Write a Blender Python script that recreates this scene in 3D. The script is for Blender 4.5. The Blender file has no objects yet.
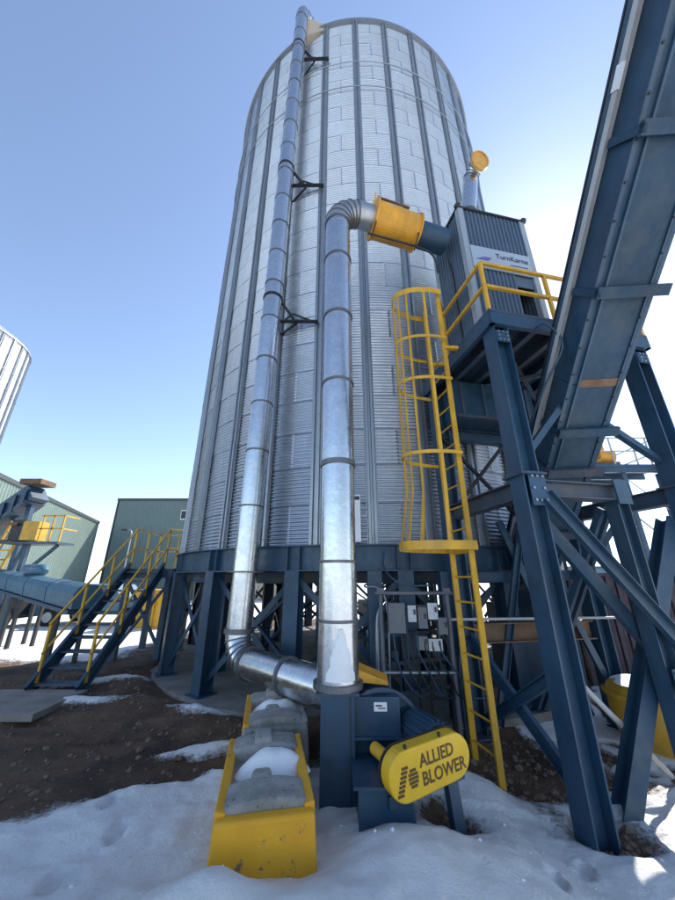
import bpy, math, random
import numpy as np
from mathutils import Vector, Matrix, Euler

random.seed(7)
scene = bpy.context.scene
col = scene.collection
V = Vector
RAD = math.radians

# ------------------------------------------------------------------ camera
CAM_H = 1.9
PITCH = RAD(20.6)
cam_d = bpy.data.cameras.new('camera')
cam = bpy.data.objects.new('camera', cam_d)
col.objects.link(cam)
cam.location = (0, 0, CAM_H)
cam.rotation_euler = (RAD(90) + PITCH, 0, 0)
cam_d.sensor_fit = 'HORIZONTAL'
cam_d.sensor_width = 36.0
cam_d.lens = 340.0 / 675.0 * 36.0
cam_d.clip_start = 0.05
cam_d.clip_end = 3000
scene.camera = cam

# ------------------------------------------------------------------ sky and sun
SUN_BEARING = 39.6      # degrees from +Y towards +X
SUN_ELEV = 40.0
world = bpy.data.worlds.new('World')
scene.world = world
world.use_nodes = True
wn = world.node_tree
bg = wn.nodes['Background']
sky = wn.nodes.new('ShaderNodeTexSky')
sky.sky_type = 'NISHITA'
sky.sun_disc = False
sky.sun_elevation = RAD(SUN_ELEV)
sky.sun_rotation = RAD(SUN_BEARING)
sky.altitude = 600
sky.air_density = 1.0
sky.dust_density = 0.3
sky.ozone_density = 2.6
haze_wash = wn.nodes.new('ShaderNodeHueSaturation')     # thin winter haze: a slightly paler sky all over
haze_wash.inputs['Saturation'].default_value = 0.90
wn.links.new(sky.outputs[0], haze_wash.inputs['Color'])
wn.links.new(haze_wash.outputs[0], bg.inputs[0])
bg.inputs[1].default_value = 0.15

sun_d = bpy.data.lights.new('sun', 'SUN')
sun_d.energy = 4.0
sun_d.angle = RAD(0.53)
sun_d.color = (1.0, 0.95, 0.87)
sun = bpy.data.objects.new('sun', sun_d)
col.objects.link(sun)
sb, se = RAD(SUN_BEARING), RAD(SUN_ELEV)
sun_dir = V((math.sin(sb) * math.cos(se), math.cos(sb) * math.cos(se), math.sin(se)))
sun.rotation_euler = sun_dir.to_track_quat('Z', 'Y').to_euler()
sun.location = sun_dir * 60

scene.view_settings.view_transform = 'Standard'
scene.view_settings.look = 'None'
scene.view_settings.gamma = 1.0
scene.view_settings.exposure = 0.98
scene.view_settings.use_curve_mapping = False
scene.render.engine = 'CYCLES'
try:
    scene.cycles.max_bounces = 8
    scene.cycles.diffuse_bounces = 4
    scene.cycles.glossy_bounces = 4
except Exception:
    pass


# ------------------------------------------------------------------ geometry helpers
WO = {}                                     # world origin of every object built


def vec(p):
    return p if isinstance(p, Vector) else V(p)


def frame_of(d, up=(0, 0, 1)):
    d = vec(d).normalized()
    up = vec(up)
    side = d.cross(up)
    if side.length < 1e-4:
        side = d.cross(V((0, 1, 0)))
        if side.length < 1e-4:
            side = d.cross(V((1, 0, 0)))
    side.normalize()
    u = side.cross(d).normalized()
    return d, side, u


def smooth_path(pts, n=6):
    """Catmull-Rom through the points"""
    p = [vec(q) for q in pts]
    p = [p[0] * 2 - p[1]] + p + [p[-1] * 2 - p[-2]]
    out_ = []
    for i in range(1, len(p) - 2):
        for k in range(n):
            t_ = k / n
            a, b, c, d = p[i - 1], p[i], p[i + 1], p[i + 2]
            out_.append(0.5 * ((2 * b) + (c - a) * t_ + (2 * a - 5 * b + 4 * c - d) * t_ ** 2 + (3 * b - a - 3 * c + d) * t_ ** 3))
    out_.append(p[-2])
    return out_


class MB:
    def __init__(self):
        self.v = []
        self.f = []
        self.s = []

    def add(self, verts, faces, smooth=False):
        o = len(self.v)
        self.v += [tuple(p) for p in verts]
        self.f += [tuple(i + o for i in f) for f in faces]
        self.s += [smooth] * len(faces)
        return self

    def obox(self, c, ax, ay, az):
        c, ax, ay, az = vec(c), vec(ax), vec(ay), vec(az)
        vs = []
        for sz in (-1, 1):
            for sx, sy in ((-1, -1), (1, -1), (1, 1), (-1, 1)):
                vs.append(c + ax * sx + ay * sy + az * sz)
        fs = [(3, 2, 1, 0), (4, 5, 6, 7), (0, 1, 5, 4), (1, 2, 6, 5), (2, 3, 7, 6), (3, 0, 4, 7)]
        if ax.cross(ay).dot(az) < 0:
            fs = [tuple(reversed(f)) for f in fs]
        return self.add(vs, fs)

    def box(self, c, s):
        return self.obox(c, (s[0] / 2, 0, 0), (0, s[1] / 2, 0), (0, 0, s[2] / 2))

    def bar(self, p0, p1, w, h, up=(0, 0, 1)):
        p0, p1 = vec(p0), vec(p1)
        d, si, u = frame_of(p1 - p0, up)
        return self.obox((p0 + p1) / 2, d * (p1 - p0).length / 2, si * w / 2, u * h / 2)

    def prof(self, p0, p1, poly, up=(0, 0, 1), caps=True):
        """extrude closed 2D polygon (side, up) from p0 to p1"""
        p0, p1 = vec(p0), vec(p1)
        d, si, u = frame_of(p1 - p0, up)
        n = len(poly)
        vs = [p0 + si * a + u * b for a, b in poly] + [p1 + si * a + u * b for a, b in poly]
        fs = [(i, (i + 1) % n, n + (i + 1) % n, n + i) for i in range(n)]
        if caps:
            fs += [tuple(reversed(range(n))), tuple(range(n, 2 * n))]
        return self.add(vs, fs)

    def ibeam(self, p0, p1, depth, width, tf=0.016, tw=0.010, up=(0, 0, 1)):
        w, h, t = width / 2, depth / 2, tw / 2
        poly = [(-w, -h), (w, -h), (w, -h + tf), (t, -h + tf), (t, h - tf), (w, h - tf), (w, h),
                (-w, h), (-w, h - tf), (-t, h - tf), (-t, -h + tf), (-w, -h + tf)]
        return self.prof(p0, p1, poly, up)

    def channel(self, p0, p1, depth, width, t=0.010, up=(0, 0, 1), flip=1):
        h = depth / 2
        poly = [(0, -h), (width, -h), (width, -h + t), (t, -h + t), (t, h - t), (width, h - t), (width, h), (0, h)]
        poly = [(a * flip, b) for a, b in poly]
        if flip < 0:
            poly.reverse()
        return self.prof(p0, p1, poly, up)

    def angle(self, p0, p1, a, t=0.008, up=(0, 0, 1), flip=1):
        poly = [(0, 0), (a, 0), (a, t), (t, t), (t, a), (0, a)]
        poly = [(x * flip, y) for x, y in poly]
        if flip < 0:
            poly.reverse()
        return self.prof(p0, p1, poly, up)

    def tube(self, pts, r, n=12, caps=True, smooth=True):
        pts = [vec(p) for p in pts]
        m = len(pts)
        rs = r if isinstance(r, (list, tuple)) else [r] * m
        tang = []
        for i in range(m):
            a = pts[max(i - 1, 0)]
            b = pts[min(i + 1, m - 1)]
            if 0 < i < m - 1:
                t = (pts[i] - a).normalized() + (b - pts[i]).normalized()
            else:
                t = b - a
            tang.append(t.normalized())
        d, si, u = frame_of(tang[0])
        vs, fs = [], []
        for i in range(m):
            if i:
                q = tang[i - 1].rotation_difference(tang[i])
                si = q @ si
                u = q @ u
            for k in range(n):
                a = 2 * math.pi * k / n
                vs.append(pts[i] + (si * math.cos(a) + u * math.sin(a)) * rs[i])
        for i in range(m - 1):
            for k in range(n):
                k2 = (k + 1) % n
                fs.append((i * n + k, i * n + k2, (i + 1) * n + k2, (i + 1) * n + k))
        self.add(vs, fs, smooth)
        if caps:
            self.add([vs[k] for k in range(n)], [tuple(reversed(range(n)))])
            self.add([vs[(m - 1) * n + k] for k in range(n)], [tuple(range(n))])
        return self

    def lathe(self, c, prof, n=64, smooth=True, axis=(0, 0, 1), a0=0, a1=360):
        c = vec(c)
        d, si, u = frame_of(axis)
        full = abs(a1 - a0) >= 359.9
        m = n if full else n + 1
        vs, fs = [], []
        for (r, z) in prof:
            for k in range(m):
                a = RAD(a0 + (a1 - a0) * k / n)
                vs.append(c + d * z + (si * math.cos(a) + u * math.sin(a)) * r)
        for i in range(len(prof) - 1):
            for k in range(n):
                k2 = (k + 1) % m
                fs.append((i * m + k, i * m + k2, (i + 1) * m + k2, (i + 1) * m + k))
        return self.add(vs, fs, smooth)

    def poly_prism(self, pts, off):
        """planar polygon pts extruded by vector off"""
        pts = [vec(p) for p in pts]
        off = vec(off)
        n = len(pts)
        vs = pts + [p + off for p in pts]
        nrm = V((0, 0, 0))
        for i in range(n):
            nrm += (pts[i] - pts[0]).cross(pts[(i + 1) % n] - pts[0])
        fs = [tuple(range(n)), tuple(reversed(range(n, 2 * n)))]
        fs += [(i, n + i, n + (i + 1) % n, (i + 1) % n) for i in range(n)]
        if nrm.dot(off) > 0:
            fs = [tuple(reversed(f)) for f in fs]
        return self.add(vs, fs)

    def mesh(self, name, origin=(0, 0, 0)):
        me = bpy.data.meshes.new(name)
        o = vec(origin)
        me.from_pydata([(p[0] - o.x, p[1] - o.y, p[2] - o.z) for p in self.v], [], self.f)
        me.polygons.foreach_set('use_smooth', self.s)
        me.update()
        return me

    def build(self, name, mat, parent=None, loc=None):
        """mesh written in world coordinates; becomes one object below parent"""
        if parent is not None:
            org = WO[parent]
        else:
            org = vec(loc) if loc is not None else V((0, 0, 0))
        me = self.mesh(name, org)
        me.materials.append(mat)
        o = bpy.data.objects.new(name, me)
        col.objects.link(o)
        if parent is not None:
            o.parent = parent
            WO[o] = org
        else:
            o.location = org
            WO[o] = org
        return o


def tag(o, label, cat, group=None):
    o['label'] = label
    o['category'] = cat
    if group:
        o['group'] = group
    return o


def thing(name, label, cat, loc=(0, 0, 0), group=None):
    o = bpy.data.objects.new(name, None)
    o.empty_display_size = 0.3
    col.objects.link(o)
    o.location = loc
    WO[o] = vec(loc).copy()
    return tag(o, label, cat, group)


def inst(name, me, parent, loc=(0, 0, 0), rot=(0, 0, 0), scale=(1, 1, 1)):
    """an object sharing mesh data, in its parent's frame"""
    o = bpy.data.objects.new(name, me)
    col.objects.link(o)
    o.parent = parent
    o.location = loc
    o.rotation_euler = rot
    o.scale = scale
    WO[o] = WO[parent]
    return o


def bevel(o, w, seg=2):
    m = o.modifiers.new('bevel', 'BEVEL')
    m.width = w
    m.segments = seg
    m.limit_method = 'ANGLE'
    m.angle_limit = RAD(35)
    return o


def lettering(text, size, mat, parent, origin, xdir, ydir, name='lettering', depth=0.002, shear=0.0, sx=1.0, bold=0.0):
    cu = bpy.data.curves.new('lettering_curve', 'FONT')
    cu.body = text
    cu.size = size
    cu.extrude = depth
    cu.shear = shear
    cu.offset = bold
    cu.resolution_u = 3
    tmp = bpy.data.objects.new('lettering_tmp', cu)
    col.objects.link(tmp)
    dg = bpy.context.evaluated_depsgraph_get()
    me = bpy.data.meshes.new_from_object(tmp.evaluated_get(dg))
    bpy.data.objects.remove(tmp)
    bpy.data.curves.remove(cu)
    xd = vec(xdir).normalized()
    yd = vec(ydir).normalized()
    zd = xd.cross(yd).normalized()
    o0 = vec(origin) - WO[parent]
    for v in me.vertices:
        p = v.co
        v.co = o0 + xd * p.x * sx + yd * p.y + zd * p.z
    me.materials.clear()
    me.materials.append(mat)
    o = bpy.data.objects.new(name, me)
    col.objects.link(o)
    o.parent = parent
    WO[o] = WO[parent]
    return o


# ------------------------------------------------------------------ materials
def mat_base(name):
    m = bpy.data.materials.new(name)
    m.use_nodes = True
    nt = m.node_tree
    b = nt.nodes['Principled BSDF']
    return m, nt, b


def node(nt, t, **kw):
    n = nt.nodes.new(t)
    for k, v in kw.items():
        setattr(n, k, v)
    return n


def noise_fac(nt, scale, detail=5, rough=0.6, stretch=(1, 1, 1), obj=False):
    tc = node(nt, 'ShaderNodeTexCoord')
    geo = node(nt, 'ShaderNodeNewGeometry')
    mp = node(nt, 'ShaderNodeMapping')
    mp.inputs['Scale'].default_value = stretch
    nt.links.new(tc.outputs['Object'] if obj else geo.outputs['Position'], mp.inputs[0])
    nz = node(nt, 'ShaderNodeTexNoise')
    nz.inputs['Scale'].default_value = scale
    nz.inputs['Detail'].default_value = detail
    nz.inputs['Roughness'].default_value = rough
    nt.links.new(mp.outputs[0], nz.inputs['Vector'])
    return nz.outputs['Fac']


def ramp(nt, fac, stops):
    r = node(nt, 'ShaderNodeValToRGB')
    el = r.color_ramp.elements
    while len(el) < len(stops):
        el.new(0.5)
    for e, (p, c) in zip(el, stops):
        e.position = p
        e.color = (*c, 1) if len(c) == 3 else c
    nt.links.new(fac, r.inputs[0])
    return r.outputs[0]


def mixrgb(nt, fac, a, b, mode='MIX'):
    m = node(nt, 'ShaderNodeMix', data_type='RGBA', blend_type=mode)
    for s, x in ((0, fac), (6, a), (7, b)):
        if hasattr(x, 'is_linked') or isinstance(x, bpy.types.NodeSocket):
            nt.links.new(x, m.inputs[s])
        elif s == 0:
            m.inputs[s].default_value = x
        else:
            m.inputs[s].default_value = (*x, 1)
    return m.outputs[2]


def paint(name, c, rough=0.42, var=0.25, scale=3.0, dirt=None, dirt_amt=0.45, metal=0.0, bump=0.08, wear=None, wear_at=0.68, coat=0.0, spec=0.5):
    """painted steel: base colour with mottling, dust and optional chipped wear"""
    m, nt, b = mat_base(name)
    n1 = noise_fac(nt, scale, 6, 0.65)
    lo = tuple(x * (1 - var) for x in c)
    hi = tuple(min(1, x * (1 + var)) for x in c)
    cc = ramp(nt, n1, [(0.3, lo), (0.7, hi)])
    if dirt is not None:
        n2 = noise_fac(nt, 1.7, 8, 0.7, (1.4, 1.4, 0.5))
        f2 = ramp(nt, n2, [(0.45, (0, 0, 0)), (0.75, (dirt_amt,) * 3)])
        cc = mixrgb(nt, f2, cc, dirt)
    if wear is not None:
        n3 = noise_fac(nt, 23, 5, 0.7)
        f3 = ramp(nt, n3, [(wear_at, (0, 0, 0)), (wear_at + 0.05, (0.9,) * 3)])
        cc = mixrgb(nt, f3, cc, wear)
    nt.links.new(cc, b.inputs['Base Color'])
    n4 = noise_fac(nt, 9, 4, 0.6)
    rr = ramp(nt, n4, [(0.3, (max(0.05, rough - 0.1),) * 3), (0.7, (min(1, rough + 0.15),) * 3)])
    nt.links.new(rr, b.inputs['Roughness'])
    b.inputs['Metallic'].default_value = metal
    b.inputs['Coat Weight'].default_value = coat
    b.inputs['Specular IOR Level'].default_value = spec
    if bump:
        bp = node(nt, 'ShaderNodeBump')
        bp.inputs['Strength'].default_value = bump
        bp.inputs['Distance'].default_value = 0.02
        nt.links.new(noise_fac(nt, 30, 6, 0.65), bp.inputs['Height'])
        nt.links.new(bp.outputs[0], b.inputs['Normal'])
    return m


def galvanised(name, c=(0.56, 0.58, 0.60), rough=0.42, metal=0.85, spangle=18, rnd=0.22, streak=0.35, bump=0.05):
    m, nt, b = mat_base(name)
    vo = node(nt, 'ShaderNodeTexVoronoi')
    vo.inputs['Scale'].default_value = spangle
    geo = node(nt, 'ShaderNodeNewGeometry')
    nt.links.new(geo.outputs['Position'], vo.inputs['Vector'])
    sp = node(nt, 'ShaderNodeSeparateColor')
    nt.links.new(vo.outputs['Color'], sp.inputs[0])
    base = ramp(nt, sp.outputs[0], [(0, tuple(x * 0.93 for x in c)), (1, tuple(min(1, x * 1.05) for x in c))])
    oi = node(nt, 'ShaderNodeObjectInfo')
    per = ramp(nt, oi.outputs['Random'], [(0, (1 - rnd,) * 3), (1, (1 + 0.0,) * 3)])
    cc = mixrgb(nt, 1.0, base, per, 'MULTIPLY')
    st = noise_fac(nt, 1.3, 7, 0.7, (3.2, 3.2, 0.16))
    sf = ramp(nt, st, [(0.48, (0, 0, 0)), (0.72, (streak,) * 3)])
    cc = mixrgb(nt, sf, cc, (0.36, 0.36, 0.34))
    nt.links.new(cc, b.inputs['Base Color'])
    b.inputs['Metallic'].default_value = metal
    rr = ramp(nt, noise_fac(nt, 4, 6, 0.7), [(0.25, (rough - 0.09,) * 3), (0.75, (rough + 0.14,) * 3)])
    nt.links.new(rr, b.inputs['Roughness'])
    bp = node(nt, 'ShaderNodeBump')
    bp.inputs['Strength'].default_value = bump
    bp.inputs['Distance'].default_value = 0.03
    nt.links.new(noise_fac(nt, 5, 4, 0.6), bp.inputs['Height'])
    nt.links.new(bp.outputs[0], b.inputs['Normal'])
    return m


M = {}
DUST = (0.16, 0.15, 0.13)
M['blue'] = paint('navy steel paint', (0.016, 0.052, 0.095), 0.42, 0.28, 2.0, (0.10, 0.13, 0.15), 0.26, bump=0.07, wear=(0.11, 0.075, 0.05), wear_at=0.70)
M['blue_rust'] = paint('navy steel paint with rust and dust', (0.03, 0.06, 0.10), 0.55, 0.3, 4, (0.13, 0.09, 0.06), 0.75, bump=0.1, wear=(0.16, 0.07, 0.03), wear_at=0.62)
M['blue_light'] = paint('weathered slate blue paint', (0.018, 0.052, 0.094), 0.42, 0.22, 1.2, (0.13, 0.15, 0.15), 0.30, bump=0.05)
M['belly'] = paint('slate blue conveyor belly', (0.015, 0.046, 0.082), 0.5, 0.25, 1.0, (0.11, 0.125, 0.12), 0.40, bump=0.08, spec=0.3)
M['trough'] = paint('pale blue trough paint', (0.055, 0.145, 0.21), 0.4, 0.15, 1.5, (0.25, 0.27, 0.28), 0.3, bump=0.03)
M['yellow'] = paint('safety yellow paint', (0.66, 0.36, 0.022), 0.48, 0.16, 4, (0.22, 0.14, 0.05), 0.65, bump=0.06, wear=(0.12, 0.06, 0.03), wear_at=0.66)
M['yellow_clean'] = paint('bright yellow enamel', (0.72, 0.42, 0.008), 0.38, 0.10, 3, (0.30, 0.19, 0.03), 0.50, bump=0.04, coat=0.2, wear=(0.2, 0.12, 0.03), wear_at=0.74)
M['orange'] = paint('amber orange paint', (0.70, 0.33, 0.02), 0.42, 0.12, 3, (0.16, 0.09, 0.03), 0.65, bump=0.05)
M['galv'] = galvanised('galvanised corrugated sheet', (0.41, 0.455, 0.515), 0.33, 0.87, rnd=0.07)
M['galv_lit'] = galvanised('sunlit tone galvanised sheet of far silo', (0.80, 0.81, 0.82), 0.55, 0.35, rnd=0.12)  # paler copy of galv: the far silo's sunlight is put into the colour
M['galv_dark'] = galvanised('galvanised stiffener', (0.30, 0.33, 0.36), 0.40, 0.75, 25, 0.1)
M['duct'] = galvanised('bright galvanised duct', (0.62, 0.64, 0.66), 0.24, 0.96, 30, 0.16, 0.30, bump=0.12)
M['band'] = paint('duct clamp steel', (0.16, 0.16, 0.165), 0.5, 0.2, 6, metal=0.7)
M['elbow'] = galvanised('dull galvanised elbow', (0.44, 0.45, 0.46), 0.42, 0.9, 16, 0.2, 0.4, bump=0.1)
M['black'] = paint('black painted steel', (0.016, 0.017, 0.020), 0.5, 0.2, 4, (0.08, 0.075, 0.07), 0.25)
M['grey'] = paint('light grey steel', (0.42, 0.43, 0.43), 0.5, 0.12, 3, (0.22, 0.2, 0.17), 0.4)
M['boxgrey'] = paint('switchgear grey', (0.12, 0.13, 0.145), 0.5, 0.15, 3, (0.12, 0.11, 0.1), 0.5)
M['white'] = paint('white enamel', (0.74, 0.75, 0.75), 0.4, 0.05, 3, (0.4, 0.38, 0.34), 0.3)
M['cont'] = paint('slate grey cladding', (0.078, 0.115, 0.165), 0.45, 0.1, 1.2, (0.2, 0.2, 0.19), 0.25, metal=0.2)
M['post'] = paint('pale corner post', (0.27, 0.31, 0.35), 0.45, 0.08, 2, (0.3, 0.29, 0.27), 0.3)
M['sign'] = paint('pale sign board', (0.32, 0.38, 0.45), 0.4, 0.04, 2, (0.35, 0.36, 0.36), 0.2)
M['ink'] = paint('dark lettering', (0.03, 0.035, 0.05), 0.5, 0.1, 4, bump=0)
M['ink_brown'] = paint('brown lettering', (0.10, 0.05, 0.01), 0.5, 0.1, 30, (0.4, 0.25, 0.02), 0.5, bump=0)
M['ink_violet'] = paint('violet lettering', (0.12, 0.10, 0.30), 0.5, 0.1, 4, bump=0)
M['siding'] = paint('sage green siding', (0.15, 0.205, 0.175), 0.45, 0.06, 0.6, (0.3, 0.33, 0.3), 0.2, bump=0.02)
M['siding2'] = paint('blue green siding', (0.12, 0.18, 0.175), 0.45, 0.06, 0.6, (0.22, 0.26, 0.24), 0.2, bump=0.02)
M['trim'] = paint('dark roof trim', (0.05, 0.06, 0.06), 0.5, 0.1, 2)
M['concrete'] = paint('weathered concrete', (0.33, 0.315, 0.29), 0.9, 0.22, 5, (0.13, 0.12, 0.10), 0.85, bump=0.9, wear=(0.12, 0.11, 0.095), wear_at=0.60)
M['slab'] = paint('dusty concrete slab', (0.26, 0.235, 0.205), 0.9, 0.25, 1.5, (0.13, 0.105, 0.085), 0.8, bump=0.3)
M['maroon'] = paint('dark maroon container paint', (0.055, 0.035, 0.05), 0.5, 0.2, 2, (0.12, 0.09, 0.08), 0.35)
M['tan'] = paint('tan sheet', (0.38, 0.33, 0.25), 0.6, 0.1, 2, (0.25, 0.2, 0.14), 0.4)
M['rubber'] = paint('black rubber', (0.012, 0.012, 0.012), 0.7, 0.1, 6)
M['rust'] = paint('rusty steel', (0.16, 0.085, 0.045), 0.75, 0.35, 5, (0.2, 0.17, 0.13), 0.5, bump=0.2)
M['stackmouth'] = paint('amber duct mouth', (0.55, 0.30, 0.06), 0.5, 0.2, 5, (0.2, 0.12, 0.05), 0.5)
mg, nt, b = mat_base('window glass')
b.inputs['Base Color'].default_value = (0.03, 0.04, 0.05, 1)
b.inputs['Roughness'].default_value = 0.05
M['glass'] = mg


def snow_mat(name='packed snow'):
    m, nt, b = mat_base(name)
    c = ramp(nt, noise_fac(nt, 2.2, 8, 0.65), [(0.3, (0.80, 0.795, 0.78)), (0.7, (0.92, 0.91, 0.89))])
    gr = ramp(nt, noise_fac(nt, 14, 8, 0.75), [(0.60, (0, 0, 0)), (0.78, (0.45,) * 3)])
    c = mixrgb(nt, gr, c, (0.46, 0.45, 0.43))
    nt.links.new(c, b.inputs['Base Color'])
    b.inputs['Roughness'].default_value = 0.55
    b.inputs['Subsurface Weight'].default_value = 0.0
    bp = node(nt, 'ShaderNodeBump')
    bp.inputs['Strength'].default_value = 0.5
    bp.inputs['Distance'].default_value = 0.03
    nt.links.new(noise_fac(nt, 22, 9, 0.72), bp.inputs['Height'])
    nt.links.new(bp.outputs[0], b.inputs['Normal'])
    return m


M['snow'] = snow_mat()


def ground_mat():
    m, nt, b = mat_base('dirt and snow ground')
    at = node(nt, 'ShaderNodeAttribute')
    at.attribute_name = 'snow'
    n1 = noise_fac(nt, 3.3, 9, 0.72)
    n2 = noise_fac(nt, 26, 6, 0.7)
    s1 = node(nt, 'ShaderNodeMath', operation='MULTIPLY_ADD')
    nt.links.new(n1, s1.inputs[0])
    s1.inputs[1].default_value = 1.05
    nt.links.new(at.outputs['Fac'], s1.inputs[2])
    s2 = node(nt, 'ShaderNodeMath', operation='MULTIPLY_ADD')
    nt.links.new(n2, s2.inputs[0])
    s2.inputs[1].default_value = 0.45
    nt.links.new(s1.outputs[0], s2.inputs[2])
    mask = ramp(nt, s2.outputs[0], [(0.0, (0, 0, 0)), (1.0, (1, 1, 1))])
    mr = node(nt, 'ShaderNodeMapRange')
    nt.links.new(s2.outputs[0], mr.inputs[0])
    mr.inputs[1].default_value = 1.16
    mr.inputs[2].default_value = 1.36
    fac = mr.outputs[0]
    # dirt
    d1 = noise_fac(nt, 1.1, 8, 0.7)
    dirt = ramp(nt, d1, [(0.25, (0.065, 0.038, 0.023)), (0.5, (0.145, 0.086, 0.052)), (0.8, (0.25, 0.165, 0.105))])
    d2 = ramp(nt, noise_fac(nt, 45, 7, 0.75), [(0.35, (0.55,) * 3), (0.7, (1.35,) * 3)])
    dirt = mixrgb(nt, 1.0, dirt, d2, 'MULTIPLY')
    wet = ramp(nt, noise_fac(nt, 0.75, 5, 0.6), [(0.50, (0, 0, 0)), (0.60, (0.75,) * 3)])
    dirt = mixrgb(nt, wet, dirt, (0.035, 0.024, 0.018))
    # snow
    sc = ramp(nt, noise_fac(nt, 1.6, 8, 0.68), [(0.3, (0.83, 0.82, 0.80)), (0.7, (0.93, 0.915, 0.895))])
    gr = ramp(nt, noise_fac(nt, 9, 10, 0.82), [(0.53, (0, 0, 0)), (0.70, (0.62,) * 3)])
    big = ramp(nt, noise_fac(nt, 0.8, 4, 0.6), [(0.45, (0.05,) * 3), (0.65, (0.8,) * 3)])
    gr = mixrgb(nt, 1.0, gr, big, 'MULTIPLY')
    sc = mixrgb(nt, gr, sc, (0.33, 0.29, 0.25))
    gr2 = ramp(nt, noise_fac(nt, 90, 4, 0.8), [(0.62, (0, 0, 0)), (0.72, (0.55,) * 3)])
    sc = mixrgb(nt, gr2, sc, (0.45, 0.44, 0.43))
    cc = mixrgb(nt, fac, dirt, sc)
    nt.links.new(cc, b.inputs['Base Color'])
    rr = node(nt, 'ShaderNodeMapRange')
    nt.links.new(fac, rr.inputs[0])
    rr.inputs[3].default_value = 0.80
    rr.inputs[4].default_value = 0.5
    nt.links.new(rr.outputs[0], b.inputs['Roughness'])
    b.inputs['Specular IOR Level'].default_value = 0.3
    bp = node(nt, 'ShaderNodeBump')
    bp.inputs['Strength'].default_value = 0.9
    bp.inputs['Distance'].default_value = 0.04
    nt.links.new(noise_fac(nt, 19, 10, 0.75), bp.inputs['Height'])
    bp2 = node(nt, 'ShaderNodeBump')
    bp2.inputs['Strength'].default_value = 0.8
    bp2.inputs['Distance'].default_value = 0.03
    nt.links.new(fac, bp2.inputs['Height'])
    nt.links.new(bp.outputs[0], bp2.inputs['Normal'])
    nt.links.new(bp2.outputs[0], b.inputs['Normal'])
    return m


M['ground'] = ground_mat()

# ------------------------------------------------------------------ terrain
_rng = np.random.default_rng(3)
_tab = _rng.random((256, 256))


def vnoise(x, y, s, ox=0.0):
    x = x * s + ox + 1000.0
    y = y * s + ox * 1.7 + 1000.0
    xi = np.floor(x).astype(int)
    yi = np.floor(y).astype(int)
    fx = x - xi
    fy = y - yi
    fx = fx * fx * (3 - 2 * fx)
    fy = fy * fy * (3 - 2 * fy)
    g = lambda a, b: _tab[a & 255, b & 255]
    return (g(xi, yi) * (1 - fx) * (1 - fy) + g(xi + 1, yi) * fx * (1 - fy)
            + g(xi, yi + 1) * (1 - fx) * fy + g(xi + 1, yi + 1) * fx * fy)


def fbm(x, y, s, o=5, ox=0.0):
    t = 0
    a = 0.5
    for k in range(o):
        t = t + a * vnoise(x, y, s, ox + 17.3 * k)
        s *= 2.03
        a *= 0.5
    return t                                  # about 0..1


def sst(a, b, x):
    t = np.clip((x - a) / (b - a), 0, 1)
    return t * t * (3 - 2 * t)


def gauss(x, y, cx, cy, rx, ry, rot=0.0):
    c, s = math.cos(rot), math.sin(rot)
    dx, dy = x - cx, y - cy
    a = (dx * c + dy * s) / rx
    b_ = (-dx * s + dy * c) / ry
    return np.exp(-(a * a + b_ * b_))


SILO_C = V((0.8, 11.03, 0))
SILO_R = 5.13


FOOT = []
_fr = random.Random(12)
for (fx0, fy0, fdx, fdy, fn) in ((-1.9, 3.9, 0.10, -0.42, 4), (1.35, 2.7, 0.22, 0.42, 4), (-0.2, 2.2, 0.55, 0.14, 4)):
    fl_ = math.hypot(fdx, fdy)
    for k in range(fn):
        sd_ = 0.10 * (1 if k % 2 else -1)
        FOOT.append((fx0 + fdx * k - fdy / fl_ * sd_ + _fr.uniform(-0.03, 0.03), fy0 + fdy * k + fdx / fl_ * sd_, math.atan2(-fdx, fdy) + _fr.uniform(-0.15, 0.15)))


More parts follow.
